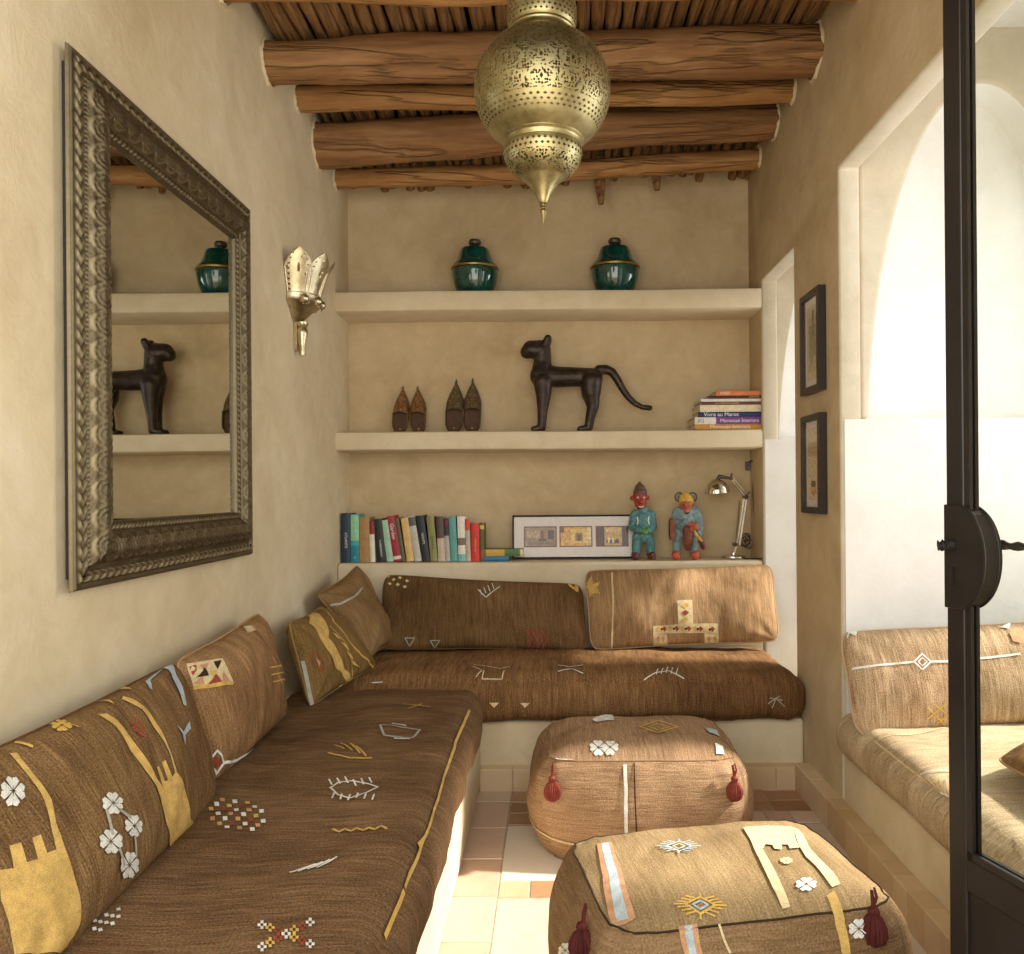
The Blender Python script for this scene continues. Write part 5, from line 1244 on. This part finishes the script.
# second figurine
f2 = thing('carved_figurine', (fq(395, 490).x, FY, SH1), 'painted figurine with round grey ears, grey blue cloak and orange shoes', 'figurine')
blob('cloak', [(fq(345, 235), 30 * s5, fq(440, 232), 34 * s5), (fq(360, 250), 40 * s5, fq(440, 250), 42 * s5), (fq(395, 245), 48 * s5, fq(395, 330), 52 * s5), (fq(340, 250), 28 * s5, fq(335, 330), 22 * s5), (fq(338, 325), 24 * s5, fq(378, 290, .05), 19 * s5), (fq(378, 290, .05), 19 * s5, fq(400, 296, .06), 14 * s5), (fq(455, 250), 30 * s5, fq(466, 330), 26 * s5), (fq(466, 330), 26 * s5, fq(452, 350, .045), 20 * s5),
    (fq(348, 350), 34 * s5, fq(344, 400), 27 * s5), (fq(344, 400), 27 * s5, fq(342, 450), 23 * s5), (fq(445, 350), 34 * s5, fq(438, 400), 27 * s5), (fq(438, 400), 27 * s5, fq(436, 450), 24 * s5)], GB, f2, .0028, 2)
blob('face', [(fq(392, 195, .012), 38 * s5, fq(394, 222, .016), 28 * s5), (fq(386, 208, .046), 9 * s5), (fq(390, 240, .02), 20 * s5), (fq(388, 228, .038), 14 * s5)], OF, f2, .0022, 1)
mb = MB(); [mb.ball(fq(x, 196, .046), (.0045, .004, .0045), BKP, 10, 8) for x in (374, 404)]; build(mb, 'eyes', f2, fix=False)
mb = MB(); mb.tube([fq(378, 236, .050), fq(390, 240, .054), fq(402, 235, .050)], .003, BKP, 8); build(mb, 'mouth', f2)
blob('cap', [(fq(394, 172), 42 * s5, fq(388, 160), 34 * s5), (fq(388, 160), 26 * s5, fq(382, 128), 7 * s5)], YL, f2, .0024, 1)
for x in (355, 430):
    mb = MB(); c = fq(x, 150, -.004); mb.ball(c, (25 * s5, .008, 27 * s5), EAR, 20, 12); mb.tube([c + V((23 * s5 * math.cos(a), -.004, 25 * s5 * math.sin(a))) for a in [2 * PI * k / 24 for k in range(25)]], .003, BKP, 8); build(mb, 'ear', f2)
blob('apron', [(fq(395, 330, .045), 30 * s5, fq(398, 400, .04), 26 * s5), (fq(398, 400, .04), 26 * s5, fq(398, 425, .036), 20 * s5)], AP, f2, .0026, 2)
hand('hand', fq(400, 300, .08), 1, OF, f2, 1.1); hand('hand', fq(440, 318, .078), -1, OF, f2, 1.0)
mb = MB(); pts = [fq(424, 332, .095), fq(434, 356, .095), fq(450, 374, .092), fq(466, 388, .088)]; mb.tube(pts, [.005, .009, .009, .006], YL, 12); build(mb, 'yellow_horn', f2)
blob('pouch', [(fq(462, 388, .075), 17 * s5, fq(478, 424, .07), 14 * s5)], SHO, f2, .0024, 1)
mb = MB(); ring = []
for i in range(24): a = 2 * PI * i / 24; ring.append((abs(math.cos(a)) ** .5 * math.copysign(1, math.cos(a)) * 15 * s5, abs(math.sin(a)) ** .5 * math.copysign(1, math.sin(a)) * 60 * s5))
c = fq(313, 326, .02); mb.prism(ring, AP, -.035, .035, lambda x, z, d: c + V((x, d, z))); build(mb, 'shield', f2)
for x, r in ((338, 25), (442, 25)):
    q = base_at(fq(x, 470), r * s5); blob('shoe', [(q, r * s5, base_at(fq(x - 6, 478, .05), 24 * s5), 24 * s5), (fq(x, 458), 22 * s5)], OS, f2, .0025, 2)

# ================================================================== DESK LAMP
M_CHR = metal('chrome', (200, 196, 186), (226, 222, 214), .12, 20); LYY = 4.62; M_LD = metal('lamp_joint', (70, 64, 58), (110, 104, 96), .35)
def lq(x, y, d=0): return P(615 + x / 5.535, 470 + y / 5.535, LYY) + V((0, -d, 0))
q5 = LYY / F / 5.535
lamp = thing('desk_lamp', (lq(690, 470).x, LYY, SH1), 'chrome jointed desk lamp with dome shade at the right end of the lowest ledge', 'lamp')
bc = lq(655, 470); bc.z = SH1
mb = MB(); mb.lathe([(.001, 0), (.068, 0), (.070, .004), (.068, .014), (.060, .019), (.012, .021), (.011, .034), (.001, .035)], M_CHR, bc, 48); build(mb, 'base', lamp)
mb = MB(); p0 = bc + V((.008, 0, .03)); el = lq(722, 150); e2 = lq(640, 45)
for o in (-.011, .011):
    mb.tube([p0 + V((0, o, 0)), lq(675, 400, -o), el + V((-.008, o, 0))], .0032, M_CHR, 8); mb.tube([lq(690, 415, -o), el + V((.008, o, 0))], .0032, M_CHR, 8)
build(mb, 'lower_arm', lamp)
mb = MB()
for o in (-.011, .011): mb.tube([el + V((0, o, -.004)), e2 + V((.0, o, -.006))], .0032, M_CHR, 8); mb.tube([el + V((.006, o, .012)), e2 + V((.006, o, .010))], .0032, M_CHR, 8)
build(mb, 'upper_arm', lamp)
mb = MB()
for c_, r in ((el, .014), (e2, .011), (lq(664, 412), .012)): mb.tube([c_ + V((0, -.016, 0)), c_ + V((0, .016, 0))], r, M_LD, 16)
mb.tube([e2, lq(648, 18)], .006, M_LD, 8); mb.tube([el + V((0, -.014, 0)), lq(745, 120)], .0035, M_LD, 8); build(mb, 'joints', lamp)
mb = MB()
for o in (0, -.006):
    pts = []
    for k in range(90): t = k / 89; pts.append(lq(668 + 18 * t + 6 * math.cos(k * 1.4), 400 - 230 * t, .018 + .005 * math.sin(k * 1.4)))
mb.tube(pts, .0016, M_LD, 6); build(mb, 'spring', lamp)
sc_ = lq(566, 128); prof_ = []; rr = 70 * q5
for k in range(13): a = PI / 2 * k / 12; prof_.append((rr * math.cos(a), rr * 1.12 * math.sin(a)))
prof_[-1] = (.0005, prof_[-1][1]); inner_ = [(r * .96, z * .96 + .0005) for r, z in reversed(prof_)]
mb = MB(); Ms = Matrix.Translation(sc_) @ Matrix.Rotation(math.radians(-4), 4, 'Y'); mb.lathe(prof_ + inner_ + [prof_[0]], M_CHR, (0, 0, 0), 48, M=Ms); build(mb, 'shade', lamp)
mb = MB(); mb.tube([Ms @ V((.012, 0, rr * 1.08)), Ms @ V((.016, 0, rr * 1.3)), e2], [.013, .012, .006], M_LD, 14); build(mb, 'shade_neck', lamp)
# coiled spare flex beside the lamp
mb = MB(); cc = lq(732, 396, -.02); pts = []
for k in range(150): a = k * .26; r = (22 + 16 * math.sin(k * .021 * PI)) * q5 * (.8 + .2 * math.sin(k * .7)); pts.append(cc + V((r * math.cos(a), .010 * math.sin(k * .31), r * 1.25 * math.sin(a))))
mb.tube(pts, .0028, M_LD, 6); build(mb, 'coiled_flex', lamp)
M_CORD = plain('black_cord', (26, 24, 24), .5)
socket = thing('wall_socket', (P(749, 465, 4.79).x, 4.79, P(749, 470, 4.79).z), 'small grey plug at the top of the black cord in the shelf corner', 'plug')
sp_ = P(748, 466, 4.785); mb = MB(); mb.box(sp_ + V((-.016, -.018, -.026)), sp_ + V((.016, .013, .026)), plain('grey_plug', (88, 86, 92), .4)); build(mb, 'plug_body', socket, bevel=.004)
mb = MB(); pth = [P(749, 462, 4.765), P(752, 461, 4.74), P(754, 470, 4.73), P(753, 495, 4.72), P(755, 520, 4.70), P(760, 540, 4.66), P(767, 553, 4.60), P(770, 559, 4.545)]
pth[-1].z = SH1 + .004; pth[-2].z = SH1 + .03; pth += [V((pth[-1].x - .03, 4.52, SH1 + .004)), V((pth[-1].x - .09, 4.56, SH1 + .004)), V((pth[-1].x - .16, 4.6, SH1 + .004)), V((bc.x + .07, LYY + .01, SH1 + .012))]
sm_ = []
for i in range(len(pth) - 1):
    p0_, p1_, p2_, p3_ = pth[max(0, i - 1)], pth[i], pth[i + 1], pth[min(len(pth) - 1, i + 2)]
    for k in range(6):
        t = k / 6; sm_.append(.5 * ((2 * p1_) + (p2_ - p0_) * t + (2 * p0_ - 5 * p1_ + 4 * p2_ - p3_) * t * t + (3 * p1_ - p0_ - 3 * p2_ + p3_) * t ** 3))
sm_.append(pth[-1]); mb.tube(sm_, .0032, M_CORD, 8); tag(build(mb, 'lamp_cord'), 'thin black cord hanging from the plug to the desk lamp', 'cord')

# ================================================================== GLAZED METAL DOOR
M_IRON = plain('black_brown_iron', (38, 32, 29), .38, metal=.3, mottled=.12, scale=12)
M_DG = pane_mat('door_glass', (.93, .97, .94, 1), .07)
DF = V((.797, 1.61, 0)); DH = V((1.03, .80, 0)); dd = (DH - DF).normalized(); dn = V((-dd.y, dd.x, 0)) * 1.0
if dn.x > 0: dn = -dn           # dn points into the room (to the left)
DL = (DH - DF).length
def dq(l, z, o=0): return DF + dd * l + dn * o + V((0, 0, z))
def dbox(mb, l0, l1, z0, z1, o0, o1, m):
    b = mb.verts([dq(l, z, o) for o in (o0, o1) for l, z in ((l0, z0), (l1, z0), (l1, z1), (l0, z1))])
    for f in ((0, 1, 2, 3), (7, 6, 5, 4), (4, 5, 1, 0), (5, 6, 2, 1), (6, 7, 3, 2), (7, 4, 0, 3)): mb.face([b + k for k in f], m)
door = thing('glazed_door', DF, 'tall dark iron door with glass pane, standing open at the right edge', 'door')
ST = .046
mb = MB(); dbox(mb, 0, ST, .01, 2.98, -.013, .013, M_IRON); dbox(mb, DL - ST, DL, .01, 2.98, -.013, .013, M_IRON); dbox(mb, ST, DL - ST, .01, .11, -.013, .013, M_IRON); dbox(mb, ST, DL - ST, 2.90, 2.98, -.013, .013, M_IRON); dbox(mb, ST, DL - ST, .61, .675, -.013, .013, M_IRON)
build(mb, 'door_frame', door, smooth=True, bevel=.004)
mb = MB(); dbox(mb, ST, DL - ST, .11, .61, -.006, .006, M_IRON); build(mb, 'lower_panel', door, smooth=False)
mb = MB()
for o0, o1 in ((.003, .011), (-.011, -.003)):
    dbox(mb, ST, ST + .014, .675, 2.90, o0, o1, M_IRON); dbox(mb, DL - ST - .014, DL - ST, .675, 2.90, o0, o1, M_IRON); dbox(mb, ST, DL - ST, .675, .689, o0, o1, M_IRON); dbox(mb, ST, DL - ST, 2.886, 2.90, o0, o1, M_IRON)
build(mb, 'glazing_bead', door, smooth=False)
mb = MB(); b = mb.verts([dq(ST, .675), dq(DL - ST, .675), dq(DL - ST, 2.90), dq(ST, 2.90)]); mb.face([b, b + 1, b + 2, b + 3], M_DG); build(mb, 'glass_pane', door, smooth=False)
# half-round lock plate and twisted lever handles
hz = CH - (559 - 490) * 1.6 / F; N = 28
mb = MB(); poly = [(.0, -.103)] + [(.036 + .070 * math.cos(a), .103 * math.sin(a)) for a in [-PI / 2 + PI * k / N for k in range(N + 1)]] + [(.0, .103)]
for o0, o1 in ((.0135, .019), (-.019, -.0135)): mb.prism(poly, M_IRON, o0, o1, lambda x, z, d: dq(x, hz + z, d))
build(mb, 'lock_plate', door, smooth=False, bevel=.002)
mb = MB(); mb.prism([(x * .985 if x > .036 else x, z * .97) for x, z in poly[1:-1]], M_IRON, -.022, .022, lambda x, z, d: dq(x, hz + z, d)); build(mb, 'lock_case', door, smooth=False)
lz_ = CH - (546 - 490) * 1.58 / F
for sg in (1, -1):
    mb = MB(); r0 = []; p_ = [dq(.035, lz_, sg * .018), dq(.035, lz_, sg * .055)]; mb.tube(p_, [.012, .009], M_IRON, 12)
    N = 40; rings = []
    for i in range(N + 1):
        t = i / N; c = dq(.035 + .135 * t * (1 if sg < 0 else 1), lz_ - .006 * math.sin(t * PI) + .004 * t, sg * .058); tw = t * 12; r = .0085 * (1 - .3 * t)
        rings.append([c + (V((0, 0, 1)) * math.cos(a) + dn * math.sin(a)) * r * (1 + .28 * math.cos(2 * (a - tw))) for a in [2 * PI * k / 14 for k in range(14)]])
    s0 = mb.grid(rings, M_IRON, closed_v=True); mb.face([s0 + k for k in range(14)], M_IRON); mb.face([s0 + N * 14 + k for k in range(14)][::-1], M_IRON)
    if sg > 0:  # room side lever reaches past the free edge
        mb = MB(); mb.tube([dq(.022, lz_ - .004, .017), dq(.022, lz_ - .004, .034)], [.013, .010], M_IRON, 12); rings = []
        for i in range(N + 1):
            t = i / N; c = dq(.03 - .02 * t, lz_ - .005, .05 + .05 * t) ; tw = t * 9; r = .0095
            c = dq(.026, lz_ - .004, .022).lerp(dq(.004, lz_ - .006, .036), t)
            ax = (dq(.004, 0, .036) - dq(.026, 0, .022)).normalized(); sdv = ax.cross(V((0, 0, 1)))
            rings.append([c + (V((0, 0, 1)) * math.cos(a) + sdv * math.sin(a)) * r * (1 + .28 * math.cos(2 * (a - tw))) for a in [2 * PI * k / 14 for k in range(14)]])
        s0 = mb.grid(rings, M_IRON, closed_v=True); mb.face([s0 + k for k in range(14)], M_IRON); mb.face([s0 + N * 14 + k for k in range(14)][::-1], M_IRON)
    build(mb, 'lever_handle', door)
mb = MB(); dbox(mb, .012, .028, hz - .055, hz - .022, .018, .024, M_IRON); build(mb, 'keyhole_cover', door, smooth=False)
mb = MB()
for z_ in (.3, 1.5, 2.7): mb.tube([dq(DL + .012, z_ - .05), dq(DL + .012, z_ + .05)], .012, M_IRON, 12)
build(mb, 'hinges', door)
mb = MB(); mb.box((1.052, .70, 0), (1.066, .80, 3.0), M_IRON); mb.box((-1.2, .70, 2.985), (1.052, .80, 3.0), M_IRON); struct(build(mb, 'door_1', smooth=False))
